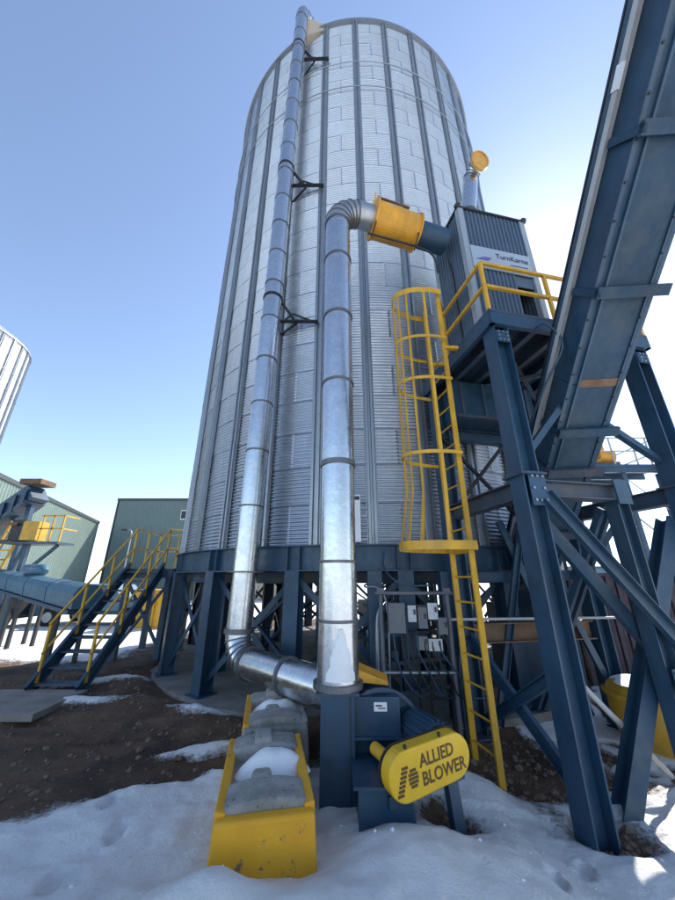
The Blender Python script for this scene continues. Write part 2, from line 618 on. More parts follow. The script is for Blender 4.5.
def ground_fields(x, y):
    """height and snow cover of the yard (numpy arrays)"""
    x = np.asarray(x, float)
    y = np.asarray(y, float)
    rd = np.hypot(x - SILO_C.x, y - SILO_C.y)
    n = fbm(x, y, 0.55, 5, 3.0)
    n2 = fbm(x, y, 2.1, 4, 9.0)
    near = np.exp(-((x / 14) ** 2 + ((y - 5) / 14) ** 2))
    # ---- snow cover
    s = np.full_like(x, 0.15)
    edge = 4.45 + 0.55 * (n - 0.5) * 2 + np.where(x < -1.4, 0.10 * (x + 1.4), 0) + 0.25 * sst(0.9, 1.6, x)
    s = np.maximum(s, 0.95 * sst(0.35, -0.35, y - edge))                # foreground snow
    s = s - 1.1 * gauss(x, y, -3.3, 4.3, 1.3, 0.75, 0.25)                # muddy edge at lower left
    s = np.maximum(s, 0.9 * sst(8.6, 10.2, y) * sst(-4.2, -6.5, x))      # yard beyond the stair
    s = np.maximum(s, 0.85 * sst(17.0, 19.5, y))
    s = np.maximum(s, 0.80 * gauss(x, y, -4.6, 6.55, 1.6, 0.22, 0.10))   # strips left on the soil
    s = np.maximum(s, 0.80 * gauss(x, y, -2.0, 6.25, 0.75, 0.28, -0.2))
    s = np.maximum(s, 0.75 * gauss(x, y, -1.6, 4.9, 0.75, 0.22, 0.35))
    s = np.maximum(s, 0.75 * gauss(x, y, -4.4, 7.6, 1.3, 0.25, 0.3))
    right = sst(1.9, 2.6, x) * sst(9, 7, y)
    s = np.maximum(s, 0.9 * right * sst(0.34, 0.52, fbm(x, y, 0.9, 4, 41.0)))
    s = np.maximum(s, 0.95 * sst(4.0, 5.0, x) * sst(7.2, 6.2, y) * sst(2.5, 4.4, y))
    s = np.maximum(s, 0.9 * sst(6.5, 8.0, x))
    bare = gauss(x, y, 1.85, 5.3, 0.85, 0.95) + 0.75 * gauss(x, y, 2.45, 3.95, 0.40, 0.25) + 0.9 * gauss(x, y, 0.95, 3.80, 0.26, 0.30, 0.5)
    s = s - 0.95 * np.clip(bare, 0, 1)
    s = np.where(rd < 5.3, np.minimum(s, 0.05), s)
    s = np.clip(s, -0.2, 1)
    # ---- height
    h = 0.10 * (n - 0.5) * near + 0.05 * (n2 - 0.5) * near
    h = h + 0.035 * (fbm(x, y, 7.0, 4, 21.0) - 0.5) * near
    h = h + 0.20 * gauss(x, y, 0.50, 3.0, 0.62, 0.55) + 0.12 * gauss(x, y, -0.9, 2.3, 1.2, 0.7) + 0.20 * gauss(x, y, -0.78, 2.55, 0.40, 0.26) + 0.10 * gauss(x, y, -0.25, 2.55, 0.45, 0.28)
    h = h - 0.16 * gauss(x, y, 1.15, 3.85, 0.5, 0.4)
    h = h - 0.27 * sst(1.2, 2.0, x) * sst(7.5, 6.0, y)
    h = h + 0.065 * sst(0.35, 0.75, s) * (0.6 + 0.8 * n2) * np.exp(-((x / 18) ** 2 + ((y - 5) / 18) ** 2))
    h = h - 0.06 * gauss(x, y, -3.0, 5.6, 2.0, 0.8)
    crust = sst(0.4, 0.8, s) * np.exp(-((x / 5) ** 2 + ((y - 3) / 3.5) ** 2))
    h = h + crust * (0.030 * (fbm(x, y, 5.5, 4, 61.0) - 0.5) + 0.05 * sst(0.2, -1.2, x) * (np.abs(fbm(x, y, 3.2, 4, 77.0) - 0.5) * 2 - 0.3))
    for off in (-0.35, 0.35):
        ln = y - (5.65 + 0.17 * (x + 3) + 0.12 * np.sin(x * 1.1) + off)
        h = h - 0.045 * np.exp(-(ln / 0.10) ** 2) * sst(-0.9, -1.6, x) * sst(-8, -6, x) * (0.4 + n2) + 0.03 * np.exp(-((np.abs(ln) - 0.17) / 0.06) ** 2) * sst(-0.9, -1.6, x) * sst(-8, -6, x) * n2
    for (fx, fy, fr_) in FOOT:
        gp = gauss(x, y, fx, fy, 0.055, 0.13, fr_)
        gq = gauss(x, y, fx, fy, 0.085, 0.165, fr_)
        h = h - 0.060 * sst(0.25, 0.6, gp) + 0.012 * sst(0.15, 0.5, gq)
    rim = rd + 1.3 * (n - 0.5) + 0.5 * (n2 - 0.5)
    h = h + 0.06 * gauss(rd, 0 * rd, 5.9, 0, 0.5, 1)
    h = np.where(rd < 7.0, h * sst(5.0, 5.9, rim) + (1 - sst(5.0, 5.5, rim)) * -0.03 + 0.03 * sst(5.1, 5.6, rim), h)
    far = np.hypot(x, y)
    h = h + sst(120, 600, far) * (10 * fbm(x, y, 0.006, 4, 2.0) - 3.0)
    return h, s


def gh(x, y):
    h, s = ground_fields(np.array([float(x)]), np.array([float(y)]))
    return float(h[0])


def make_ground():
    N = 700
    k = 7.3
    a = 1.05
    u = np.linspace(-1, 1, N)
    w = a * np.sinh(k * u)
    X, Y = np.meshgrid(w + 0.2, w + 4.2, indexing='xy')
    X = X.ravel()
    Y = Y.ravel()
    h, s = ground_fields(X, Y)
    co = np.stack([X, Y, h], 1).astype(np.float32)
    me = bpy.data.meshes.new('ground')
    idx = np.arange(N * N).reshape(N, N)
    q = np.stack([idx[:-1, :-1], idx[:-1, 1:], idx[1:, 1:], idx[1:, :-1]], -1).reshape(-1, 4)
    me.vertices.add(N * N)
    me.vertices.foreach_set('co', co.ravel())
    me.loops.add(q.size)
    me.loops.foreach_set('vertex_index', q.ravel().astype(np.int32))
    me.polygons.add(len(q))
    me.polygons.foreach_set('loop_start', np.arange(0, q.size, 4, dtype=np.int32))
    me.polygons.foreach_set('loop_total', np.full(len(q), 4, dtype=np.int32))
    me.polygons.foreach_set('use_smooth', np.ones(len(q), dtype=bool))
    at = me.attributes.new('snow', 'FLOAT', 'POINT')
    at.data.foreach_set('value', s.astype(np.float32))
    me.update(calc_edges=True)
    me.materials.append(M['ground'])
    o = bpy.data.objects.new('ground', me)
    col.objects.link(o)
    o['kind'] = 'structure'
    return o


make_ground()

# concrete floor below the silo
mb = MB()
mb.lathe((SILO_C.x, SILO_C.y, 0), [(0.0, 0.035), (5.45, 0.035), (5.45, -0.4)], 96, smooth=False)
o = mb.build('foundation_slab', M['slab'])
o['kind'] = 'structure'

# ------------------------------------------------------------------ silos
RING_H = 0.707
N_RING = 25
Z_BASE = 2.42
Z_RIM = Z_BASE + RING_H * N_RING
N_STIFF = 32
BAY = 360.0 / N_STIFF
STIFF0 = -2.2


def sheet_mesh(R, mat, half_deg=BAY, corr=10, per=5, arc=14):
    """one corrugated wall sheet, two bays wide, centred on -Y"""
    mb = MB()
    rows = corr * per + 1
    angs = [-half_deg - 0.10, -half_deg + 0.20, -half_deg + 0.23, -half_deg + 0.36]
    angs += [-half_deg + 0.36 + (2 * half_deg - 0.36) * i / arc for i in range(1, arc + 1)]
    vs = []
    for i in range(rows):
        z = RING_H * i / (rows - 1)
        fl = min(1.0, max(0.0, (z - 0.022) / 0.02))
        for j, a in enumerate(angs):
            amp = 0.0145 * fl * (0.6 if j < 2 else 1.0)
            r = R + amp * math.cos(2 * math.pi * i / per) + 0.007 * (1 - z / RING_H) + (0.009 if j < 2 else 0.004 * (1 - j / len(angs)))
            if i <= 1:
                r += 0.013
            t = RAD(a)
            vs.append((r * math.sin(t), -r * math.cos(t), z))
    nc = len(angs)
    fs = [(i * nc + j, i * nc + j + 1, (i + 1) * nc + j + 1, (i + 1) * nc + j) for i in range(rows - 1) for j in range(nc - 1)]
    mb.add(vs, fs, True)
    me = mb.mesh('wall_sheet')
    me.materials.append(mat)
    return me


def stiffener_mesh(R, z0, z1, mat):
    """hat shaped upright with two ridges, in bolted lengths"""
    mb = MB()
    prof = [(-0.105, 0.012), (-0.085, 0.016), (-0.075, 0.075), (-0.030, 0.075), (-0.018, 0.03), (0.018, 0.03),
            (0.030, 0.075), (0.075, 0.075), (0.085, 0.016), (0.105, 0.012)]
    L = 2.12
    z = z0
    k = 0
    while z < z1 - 0.05:
        zz = min(z + L, z1)
        off = 0.0 if k % 2 else 0.006
        vs = [(a, -(R + 0.012 + b_ + off), z) for a, b_ in prof] + [(a, -(R + 0.012 + b_ + off), zz + 0.06) for a, b_ in prof]
        n = len(prof)
        mb.add(vs, [(i, i + 1, n + i + 1, n + i) for i in range(n - 1)])
        for bz in (0.12, 0.35, L - 0.35):
            if z + bz < z1:
                for sx in (-0.052, 0.052):
                    mb.box((sx, -(R + 0.012 + 0.075 + off + 0.005), z + bz), (0.016, 0.012, 0.016))
        z = zz
        k += 1
    me = mb.mesh('stiffener')
    me.materials.append(mat)
    return me


def make_silo(center, R, label, full, sheet_mat, stiff_mat, stiff0, facing):
    c = vec(center)
    t = thing('grain_silo', label, 'silo', c, 'corrugated silos')
    sm = sheet_mesh(R, sheet_mat)
    back = MB()
    ns = N_STIFF // 2
    for ring in range(N_RING):
        z = Z_BASE + ring * RING_H
        for k in range(ns):
            # seams fall in the middle of alternate bays
            a = stiff0 + BAY / 2 + BAY * (2 * k + (ring % 2)) + BAY
            rel = (a - facing + 180) % 360 - 180
            lim = 100 if full else 95
            if abs(rel) <= lim:
                inst('wall_sheet', sm, t, (0, 0, z), (0, 0, RAD(a)))
            else:
                t0, t1 = RAD(a - BAY), RAD(a + BAY)
                seg = 5
                vs = []
                for i in range(seg + 1):
                    tt = t0 + (t1 - t0) * i / seg
                    vs += [c + V((R * math.sin(tt), -R * math.cos(tt), z)), c + V((R * math.sin(tt), -R * math.cos(tt), z + RING_H))]
                back.add(vs, [(2 * i, 2 * i + 2, 2 * i + 3, 2 * i + 1) for i in range(seg)], True)
    bo = back.build('wall_sheeting', sheet_mat, t)
    bo['kind'] = 'stuff'
    st = stiffener_mesh(R, Z_BASE, Z_RIM - 0.05, stiff_mat)
    for k in range(N_STIFF):
        inst('stiffener', st, t, (0, 0, 0), (0, 0, RAD(stiff0 + BAY * k)))
    # wind rings and eave
    for zz in (17.35, 15.95):
        MB().tube([c + V((math.sin(RAD(a)) * (R + 0.105), -math.cos(RAD(a)) * (R + 0.105), zz)) for a in range(0, 361, 4)], 0.016, 8, caps=False).build('wind_ring', stiff_mat, t)
    MB().lathe(c, [(R + 0.01, Z_RIM - 0.06), (R + 0.13, Z_RIM - 0.06), (R + 0.13, Z_RIM + 0.05), (R + 0.02, Z_RIM + 0.07)], 128, smooth=False).build('eave_ring', stiff_mat, t)
    apex = Z_RIM + 2.9
    roof = MB().lathe(c, [(R + 0.10, Z_RIM + 0.06), (0.5, apex), (0.0, apex + 0.05)], 64, smooth=False).build('roof', sheet_mat, t)
    for k in range(32):
        a = RAD(k * 11.25 + 3)
        d = V((math.sin(a), -math.cos(a), 0))
        MB().bar(c + d * (R + 0.08) + V((0, 0, Z_RIM + 0.11)), c + d * 0.6 + V((0, 0, apex + 0.01)), 0.05, 0.08).build('roof_rib', sheet_mat, roof)
    MB().lathe(c, [(0.55, apex - 0.1), (0.55, apex + 0.35), (0.62, apex + 0.36), (0.0, apex + 0.6)], 32).build('roof_cap', sheet_mat, roof)
    # ring beam
    rb = R + 0.06
    prof = [(rb + 0.10, 2.0), (rb + 0.10, 2.022), (rb + 0.012, 2.022), (rb + 0.012, 2.398), (rb + 0.10, 2.398), (rb + 0.10, 2.42),
            (rb - 0.12, 2.42), (rb - 0.12, 2.398), (rb, 2.398), (rb, 2.022), (rb - 0.12, 2.022), (rb - 0.12, 2.0), (rb + 0.10, 2.0)]
    ring = MB().lathe(c, prof, 108, smooth=False).build('ring_beam', M['blue'], t)
    return t, ring, c


silo, ring_beam, SC = make_silo(SILO_C, SILO_R, 'tall corrugated galvanised silo on a blue steel ring beam, filling the middle', True, M['galv'], M['galv_dark'], STIFF0, 0)

rbr = SILO_R + 0.06
mb_floor = MB().lathe(SC, [(0.0, 2.06), (SILO_R - 0.05, 2.06), (SILO_R - 0.05, 2.0), (0, 2.0)], 72, smooth=False)
mb_floor.build('floor_plate', M['blue_rust'], silo)
col_mesh = MB()
CB = 0.035
for i in range(18):
    a = RAD(-17 + 20 * i)
    d = V((math.sin(a), -math.cos(a), 0))
    tn = V((math.cos(a), math.sin(a), 0))
    base = SC + d * rbr
    # flanges face along the ring, as the photograph shows the broad side
    MB().ibeam(base + V((0, 0, CB + 0.02)), base + V((0, 0, 1.998)), 0.26, 0.25, 0.018, 0.012, up=d).build('column', M['blue'], silo)
    MB().obox(base + V((0, 0, CB + 0.010)), tn * 0.19, d * 0.19, V((0, 0, 0.010))).build('base_plate', M['blue'], silo)
    for s in (-1, 1):
        MB().obox(base + tn * 0.11 * s + d * 0.056 + V((0, 0, 2.21)), tn * 0.006, d * 0.042, V((0, 0, 0.187))).build('gusset', M['blue'], ring_beam)
for i in range(18):
    if i in (2, 3):                             # open bays where the conveyor tail and feed line enter
        continue
    a0, a1 = RAD(-17 + 20 * i), RAD(3 + 20 * i)
    P = [SC + V((math.sin(a), -math.cos(a), 0)) * rbr for a in (a0, a1)]
    inn = (SC - (P[0] + P[1]) / 2).normalized()
    MB().bar(P[0] + V((0, 0, 0.20)) + inn * 0.03, P[1] + V((0, 0, 1.92)) + inn * 0.03, 0.012, 0.10).build('cross_brace', M['blue'], silo)
    MB().bar(P[1] + V((0, 0, 0.20)) + inn * 0.06, P[0] + V((0, 0, 1.92)) + inn * 0.06, 0.012, 0.10).build('cross_brace', M['blue'], silo)
for i in range(8):
    a = RAD(22 + 45 * i)
    d = V((math.sin(a), -math.cos(a), 0))
    base = SC + d * 2.9
    MB().ibeam(base + V((0, 0, CB)), base + V((0, 0, 1.80)), 0.22, 0.22, up=d).build('inner_column', M['blue'], silo)
    a2 = RAD(67 + 45 * i)
    b2 = SC + V((math.sin(a2), -math.cos(a2), 0)) * 2.9
    MB().bar(base + V((0, 0, 0.25)), b2 + V((0, 0, 1.7)), 0.07, 0.07).build('cross_brace', M['blue'], silo)
    if i % 2:
        MB().bar(b2 + V((0, 0, 0.25)), base + V((0, 0, 1.7)), 0.07, 0.07).build('cross_brace', M['blue'], silo)
for i in range(12):
    a = RAD(8 + 30 * i)
    if i in (0, 1):
        continue
    d = V((math.sin(a), -math.cos(a), 0))
    base = SC + d * 4.2
    MB().ibeam(base + V((0, 0, CB)), base + V((0, 0, 1.80)), 0.18, 0.18, up=d).build('inner_column', M['blue'], silo)
    nx_ = SC + V((math.sin(a + RAD(30)), -math.cos(a + RAD(30)), 0)) * 4.2
    MB().bar(base + V((0, 0, 0.3)), nx_ + V((0, 0, 1.7)), 0.06, 0.06).build('cross_brace', M['blue'], silo)
    MB().bar(nx_ + V((0, 0, 0.3)), base + V((0, 0, 1.7)), 0.06, 0.06).build('cross_brace', M['blue'], silo)
for i in range(9):
    y = -4.2 + i * 1.05
    L = math.sqrt(max(0.2, (SILO_R - 0.1) ** 2 - y * y))
    MB().ibeam(SC + V((-L, y, 1.90)), SC + V((L, y, 1.90)), 0.19, 0.12).build('floor_joist', M['blue_rust'], silo)
# little access door
a = RAD(-5.4)
d = V((math.sin(a), -math.cos(a), 0))
tn = V((math.cos(a), math.sin(a), 0))
dr = MB().obox(SC + d * (SILO_R + 0.05) + V((0, 0, 2.86)), tn * 0.085, d * 0.03, V((0, 0, 0.40))).build('access_door', M['white'], silo)
MB().obox(SC + d * (SILO_R + 0.09) + V((0, 0, 3.20)) + tn * 0.03, tn * 0.04, d * 0.01, V((0, 0, 0.03))).build('hasp', M['black'], dr)
for k in range(6):
    MB().obox(SC + d * (SILO_R + 0.05) + tn * 0.15 + V((0, 0, 2.5 + k * 0.13)), tn * 0.05, d * 0.012, V((0, 0, 0.010))).build('step_rung', M['galv_dark'], silo)

# second silo far to the left
D2 = 34.0
R2 = 4.0
ang2 = RAD(-(47.0 + math.degrees(math.asin(4.0 / D2))))
c2 = V((D2 * math.sin(ang2), D2 * math.cos(ang2), 0))
face2 = math.degrees(math.atan2(-c2.x, c2.y))
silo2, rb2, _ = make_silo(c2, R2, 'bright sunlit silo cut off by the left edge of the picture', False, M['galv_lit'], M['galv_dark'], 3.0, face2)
for i in range(12):
    a = RAD(30 * i)
    d = V((math.sin(a), -math.cos(a), 0))
    MB().ibeam(c2 + d * (R2 + 0.06) + V((0, 0, -0.1)), c2 + d * (R2 + 0.06) + V((0, 0, 1.998)), 0.26, 0.25, up=d).build('column', M['blue'], silo2)


silo2.scale = (1, 1, 0.90)


# ------------------------------------------------------------------ ducts
def ring_band(mb, p, axis, r, w=0.03, proud=0.014, n=32):
    mb.lathe(p, [(r, -w / 2), (r + proud, -w / 2), (r + proud, w / 2), (r, w / 2)], n, smooth=False, axis=axis)
    return mb


def elbow_pts(p0, d0, d1, rad, n):
    """centre line of a gored bend starting at p0 in direction d0, ending in direction d1"""
    d0, d1 = vec(d0).normalized(), vec(d1).normalized()
    ang = d0.angle(d1)
    side = (d1 - d0 * d0.dot(d1)).normalized()
    c = vec(p0) + side * rad
    pts = []
    for i in range(n + 1):
        t = ang * i / n
        pts.append(c - side * rad * math.cos(t) + d0 * rad * math.sin(t))
    return pts


def gored(parent, pts, r, mat, bandmat, n=28):
    eb = MB().tube(pts, r, n, caps=False, smooth=False)
    for f in range(len(eb.s)):
        eb.s[f] = True
    # gores: separate short tubes so that the seams stay crisp
    out = []
    for i in range(len(pts) - 1):
        g = MB().tube([pts[i], pts[i + 1]], r, n, caps=False)
        # mitre the ends with the polyline joints
        for e, idx in ((0, i), (1, i + 1)):
            if 0 < idx < len(pts) - 1:
                tn = ((pts[idx] - pts[idx - 1]).normalized() + (pts[idx + 1] - pts[idx]).normalized()).normalized()
                dd = (pts[i + 1] - pts[i]).normalized()
                for k in range(n):
                    v = V(g.v[e * n + k])
                    s_ = (pts[idx] - v).dot(tn) / dd.dot(tn)
                    g.v[e * n + k] = tuple(v + dd * s_)
        o_ = g.build('elbow_gore', mat, parent)
        out.append(o_)
        if 0 < i:
            tn = ((pts[i] - pts[i - 1]).normalized() + (pts[i + 1] - pts[i]).normalized()).normalized()
            ring_band(MB(), pts[i], tn, r, 0.018, 0.012, n).build('seam_band', bandmat, parent)
    return out


def py_to_z(py, Y):
    v = (450 - py) / 340.0
    s, c = math.sin(PITCH), math.cos(PITCH)
    return CAM_H + Y * (s + c * v) / (c - s * v)


# tall duct beside the silo wall
DR = 0.195
t = thing('filling_duct', 'slim galvanised duct climbing the left of the silo front to its roof', 'duct', (-1.5, 5.82, 0.1), 'galvanised air ducts')
b0, b1 = V((-1.50, 5.82, 1.13)), V((-1.245, 5.82, 20.42))


def along(z):
    return b0 + (b1 - b0) * ((z - b0.z) / (b1.z - b0.z))


zs = [b0.z] + [py_to_z(p, 5.82) for p in (572, 507, 452, 405, 361, 321, 286, 256, 227, 201)]
while zs[-1] < 19.2:
    zs.append(zs[-1] + 1.03)
zs.append(b1.z)
axis = (b1 - b0).normalized()
for i in range(len(zs) - 1):
    r = DR + (0.004 if i % 2 else 0.0)
    sec = MB().tube([along(zs[i]), along(zs[i + 1])], r, 32, caps=False).build('duct_section', M['duct'], t)
    if 0 < i:
        big = i in (1,)
        ring_band(MB(), along(zs[i]), axis, DR, 0.028 if not big else 0.02, 0.013 if not big else 0.10).build('clamp_band', M['band'], t)
ring_band(MB(), along(zs[0] + 0.02), axis, DR, 0.07, 0.03).build('flange', M['band'], t)
# foot bend and the run to the blower
run = (V((0.02, 4.28, 0.60)) - V((-1.30, 5.62, 0.60))).normalized()
pts = elbow_pts(b0, -axis, run, 0.36, 5)
gored(t, pts, DR, M['duct'], M['band'])
pe = pts[-1]
end = V((-0.02, 4.30, pe.z))
q = pe + (end - pe) * 0.52
MB().tube([pe, q], DR, 32, caps=False).build('duct_section', M['duct'], t)
MB().tube([q, end], DR + 0.005, 32, caps=False).build('duct_section', M['duct'], t)
ring_band(MB(), pe, run, DR, 0.05, 0.022).build('clamp_band', M['band'], t)
ring_band(MB(), q, run, DR, 0.05, 0.022).build('clamp_band', M['band'], t)
# head bend on to the roof
hp = elbow_pts(b1, axis, (0.50, 0.62, -0.70), 0.30, 4)
gored(t, hp, DR, M['duct'], M['band'])
MB().tube([hp[-1], hp[-1] + V((0.50, 0.62, -0.70)).normalized() * 0.45], DR, 28, caps=False).build('duct_section', M['elbow'], t)
hx = V((-0.88, 5.95, 20.55))
MB().poly_prism([(-1.06, 5.88, 20.45), (-0.42, 5.98, 20.28), (-0.42, 5.98, 19.92), (-1.10, 5.98, 19.50)], (0.05, 0.34, 0.02)).build('roof_chute', M['tan'], t)
# brackets to the wall
for zz in (py_to_z(60, 5.9), py_to_z(186, 5.9), py_to_z(322, 5.9)):
    p = along(zz)
    br = MB()
    ring_band(br, along(zz + 0.55), axis, DR, 0.05, 0.02, 28)
    w1 = V((p.x + 1.0, SC.y - math.sqrt((SILO_R + 0.10) ** 2 - (p.x + 1.0 - SC.x) ** 2), zz))
    w0 = V((p.x + 0.20, p.y + 0.12, zz))
    br.angle(w0, w1, 0.09, 0.016)
    br.bar(along(zz + 0.50) + V((0.19, 0.05, 0)), w0 + (w1 - w0) * 0.42, 0.06, 0.04)
    br.bar(w0 + V((0, 0, 0.01)), w0 + (w1 - w0) * 0.30 + V((0, 0, 0.26)), 0.03, 0.03)
    br.bar(w1, w0 + (w1 - w0) * 0.30 + V((0, 0, 0.26)), 0.03, 0.03)
    br.bar(w0 + (w1 - w0) * 0.42, along(zz) + V((0.10, 0.52, 0.0)), 0.04, 0.04)
    br.build('wall_bracket', M['black'], t)

# delivery duct above the blower
DX, DY = 0.005, 3.92
t = thing('delivery_duct', 'wide galvanised duct rising straight from the blower to an elbow at the amber drum', 'duct', (DX, DY, 0.92), 'galvanised air ducts')
zs = [0.95] + [py_to_z(p, DY) for p in (620, 562, 465, 385, 318.5, 262, 226)]
for i in range(len(zs) - 1):
    r = DR + (0.008 if i in (0, 1) else (0.003 if i % 2 else 0.0))
    sec = MB().tube([(DX, DY, zs[i]), (DX, DY, zs[i + 1])], [r + (0.006 if i == 0 else 0), r], 36, caps=False).build('duct_section', M['duct'], t)
    ring_band(MB(), (DX, DY, zs[i + 1] if i < len(zs) - 2 else zs[i + 1]), (0, 0, 1), DR, 0.06 if i == 2 else 0.030, 0.016).build('clamp_band', M['band'], t)
    if i in (2, 3, 4, 5):                       # dull patches of old stickers and grime
        for k in range(3):
            zz = zs[i] + (zs[i + 1] - zs[i]) * (0.3 + 0.2 * k)
            a0 = -95 + random.uniform(-12, 22)
            MB().lathe((DX, DY, zz), [(DR + 0.0095, -0.05 - 0.02 * k % 0.04), (DR + 0.0095, 0.05)], 5, axis=(0, 0, 1), a0=-a0 - 8, a1=-a0 + 10).build('sticker_patch', M['galv_dark'], t)
MB().lathe((DX, DY, 0.935), [(DR, -0.03), (DR + 0.05, -0.03), (DR + 0.05, 0.02), (DR, 0.02)], 32, smooth=False).build('flange', M['band'], t)
icm = MB()
rows_ = 8
for i in range(rows_):
    zz = 0.99 + 0.44 * i / (rows_ - 1)
    half = 42 * (1 - 0.85 * i / (rows_ - 1)) * (1 + 0.1 * math.sin(i * 2.3))
    for k in range(9):
        a = RAD(-90 + 8 + half * (k / 4 - 1))
        rr_ = DR + 0.018 + 0.016 * math.sin(math.pi * k / 8) * (0.8 + 0.3 * math.sin(i * 3.1 + k))
        icm.v.append((DX + rr_ * math.cos(a), DY + rr_ * math.sin(a), zz))
icm.f = [(i * 9 + k, i * 9 + k + 1, (i + 1) * 9 + k + 1, (i + 1) * 9 + k) for i in range(rows_ - 1) for k in range(8)]
icm.s = [True] * len(icm.f)
icm.build('frost_patch', M['snow'], t)
E0 = V((DX, DY, zs[-1]))
drum_dir = V((0.955, 0.26, -0.065)).normalized()
pts = elbow_pts(E0, (0, 0, 1), drum_dir, 0.40, 6)
gored(t, pts, DR + 0.012, M['elbow'], M['band'])
eo = pts[-1]
MB().tube([eo, eo + drum_dir * 0.19], DR + 0.012, 28, caps=False).build('duct_section', M['elbow'], t)

dr0 = eo + drum_dir * 0.19
t = thing('damper_drum', 'amber orange steel drum joining the duct elbow to the slate grey cabin', 'damper', dr0)
L = 0.80
R0 = 0.295
MB().lathe(dr0, [(DR, 0.0), (R0 + 0.035, 0.0), (R0 + 0.035, 0.03), (R0, 0.032), (R0 - 0.01, L), (R0 + 0.02, L), (R0 + 0.02, L + 0.025), (DR - 0.02, L + 0.025)], 40, smooth=False, axis=drum_dir).build('drum', M['orange'], t)
dd, si, uu = frame_of(drum_dir)
top = dr0 + drum_dir * 0.32 + uu * (R0 + 0.035)
MB().obox(top, drum_dir * 0.30, si * 0.19, uu * 0.012).build('hatch_plate', M['rust'], t)
MB().obox(dr0 + drum_dir * 0.34 + si * (R0 * 0.66) + uu * (R0 * 0.76), drum_dir * 0.13, (si * 0.75 - uu * 0.66) * 0.03, (si * 0.66 + uu * 0.75) * 0.004).build('data_plate', M['grey'], t)
MB().tube([dr0 + drum_dir * 0.04 + uu * R0, dr0 + drum_dir * 0.04 + uu * (R0 + 0.42)], 0.016, 8).build('vent_pin', M['yellow'], t)
MB().tube([dr0 + drum_dir * 0.04 + uu * R0, dr0 + drum_dir * 0.04 + uu * (R0 + 0.16)], 0.04, 10).build('pin_socket', M['orange'], t)
outl = MB().tube([dr0 + drum_dir * (L + 0.02), dr0 + drum_dir * (L + 0.58)], 0.22, 32)
outl.build('outlet_pipe', M['blue'], t)
MB().tube(smooth_path([dr0 - drum_dir * 0.1 - uu * 0.52 + si * 0.1, dr0 + drum_dir * 0.8 - uu * 0.48 + si * 0.1, dr0 + drum_dir * 1.12 - uu * 0.52 + si * 0.05, dr0 + drum_dir * 1.22 - uu * 0.8]), 0.016, 8).build('conduit', M['black'], t)
for q in (0.02, 0.78):
    MB().bar(dr0 + drum_dir * q - uu * 0.24 + si * 0.18, dr0 + drum_dir * (q - 0.06) - uu * 0.60 + si * 0.12, 0.03, 0.012).build('support_strap', M['black'], t)

# ------------------------------------------------------------------ tower frame with the cabin platform
PHI = RAD(12.0)
e1 = V((math.cos(PHI), math.sin(PHI), 0))
e2 = V((-math.sin(PHI), math.cos(PHI), 0))
FO = V((2.22, 3.90, 0))


def F(a, b_, z):
    return FO + e1 * a + e2 * b_ + V((0, 0, z))


DECK = 5.39
CW = 2.37
CD = 1.75
fr = thing('support_tower', 'heavy navy steel tower frame carrying the cabin platform at right', 'steel frame', F(0, 0, gh(2.22, 3.9)))
for (a, b_) in ((0, 0), (CW, 0), (0, CD), (CW, CD)):
    p = F(a, b_, 0)
    zb = gh(p.x, p.y) - 0.02
    if (a, b_) == (0, 0):
        zb = -0.30
    MB().ibeam(F(a, b_, zb), F(a, b_, DECK - 0.252), 0.235, 0.235, 0.018, 0.012, up=e1).build('column', M['blue'], fr)
    MB().obox(F(a, b_, zb + 0.012), e1 * 0.20, e2 * 0.20, V((0, 0, 0.012))).build('base_plate', M['blue_rust'], fr)
for (a, b_) in ((0, 0), (CW, 0)):
    MB().obox(F(a, b_, 3.03), e1 * 0.17, e2 * 0.17, V((0, 0, 0.012))).build('splice_plate', M['blue_rust'], fr)
ZB = 2.88
MB().ibeam(F(0, 0.12, ZB), F(0, CD - 0.12, ZB), 0.22, 0.18).build('cross_beam', M['blue_rust'], fr)
MB().ibeam(F(CW, 0.12, ZB + 0.05), F(CW, CD + 0.9, ZB + 0.05), 0.22, 0.18).build('cross_beam', M['blue_rust'], fr)
MB().ibeam(F(0.12, 0, ZB), F(1.32, 0, ZB), 0.20, 0.18).build('cross_beam', M['blue_rust'], fr)
MB().ibeam(F(0.2, CD, 1.14), F(CW - 0.16, CD, 1.14), 0.26, 0.20).build('tie_beam', M['rust'], fr)
MB().bar(F(-0.4, CD - 0.3, 1.36), F(CW + 0.2, CD - 0.35, 1.33), 0.05, 0.03).build('tie_bar', M['grey'], fr)
MB().ibeam(F(0.0, CD, 4.30), F(CW, CD, 4.30), 0.2, 0.18).build('tie_beam', M['blue'], fr)
p3 = F(1.25, 0, 0)
zb3 = gh(p3.x, p3.y) - 0.02
MB().ibeam(F(1.25, 0, zb3), F(1.25, 0, ZB - 0.102), 0.18, 0.17, up=e1).build('middle_post', M['blue_light'], fr)
MB().obox(F(1.25, -0.112, ZB), e1 * 0.10, e2 * 0.010, V((0, 0, 0.15))).build('end_plate', M['blue_light'], fr)
MB().channel(F(0.12, -0.11, ZB - 0.10), F(CW + 0.2, -0.11, -0.15), 0.16, 0.07, 0.012, up=(0, 0, 1)).build('diagonal_brace', M['blue_light'], fr)
MB().channel(F(0.12, 0.12, ZB - 0.18), F(CW + 0.05, 0.12, -0.15), 0.16, 0.07, 0.012, up=(0, 0, 1), flip=-1).build('diagonal_brace', M['blue_light'], fr)
MB().ibeam(F(0.57, 0.25, -0.28), F(CW - 0.10, 0.20, 2.62), 0.18, 0.17, up=(0, -1, 0)).build('raking_leg', M['blue_light'], fr)
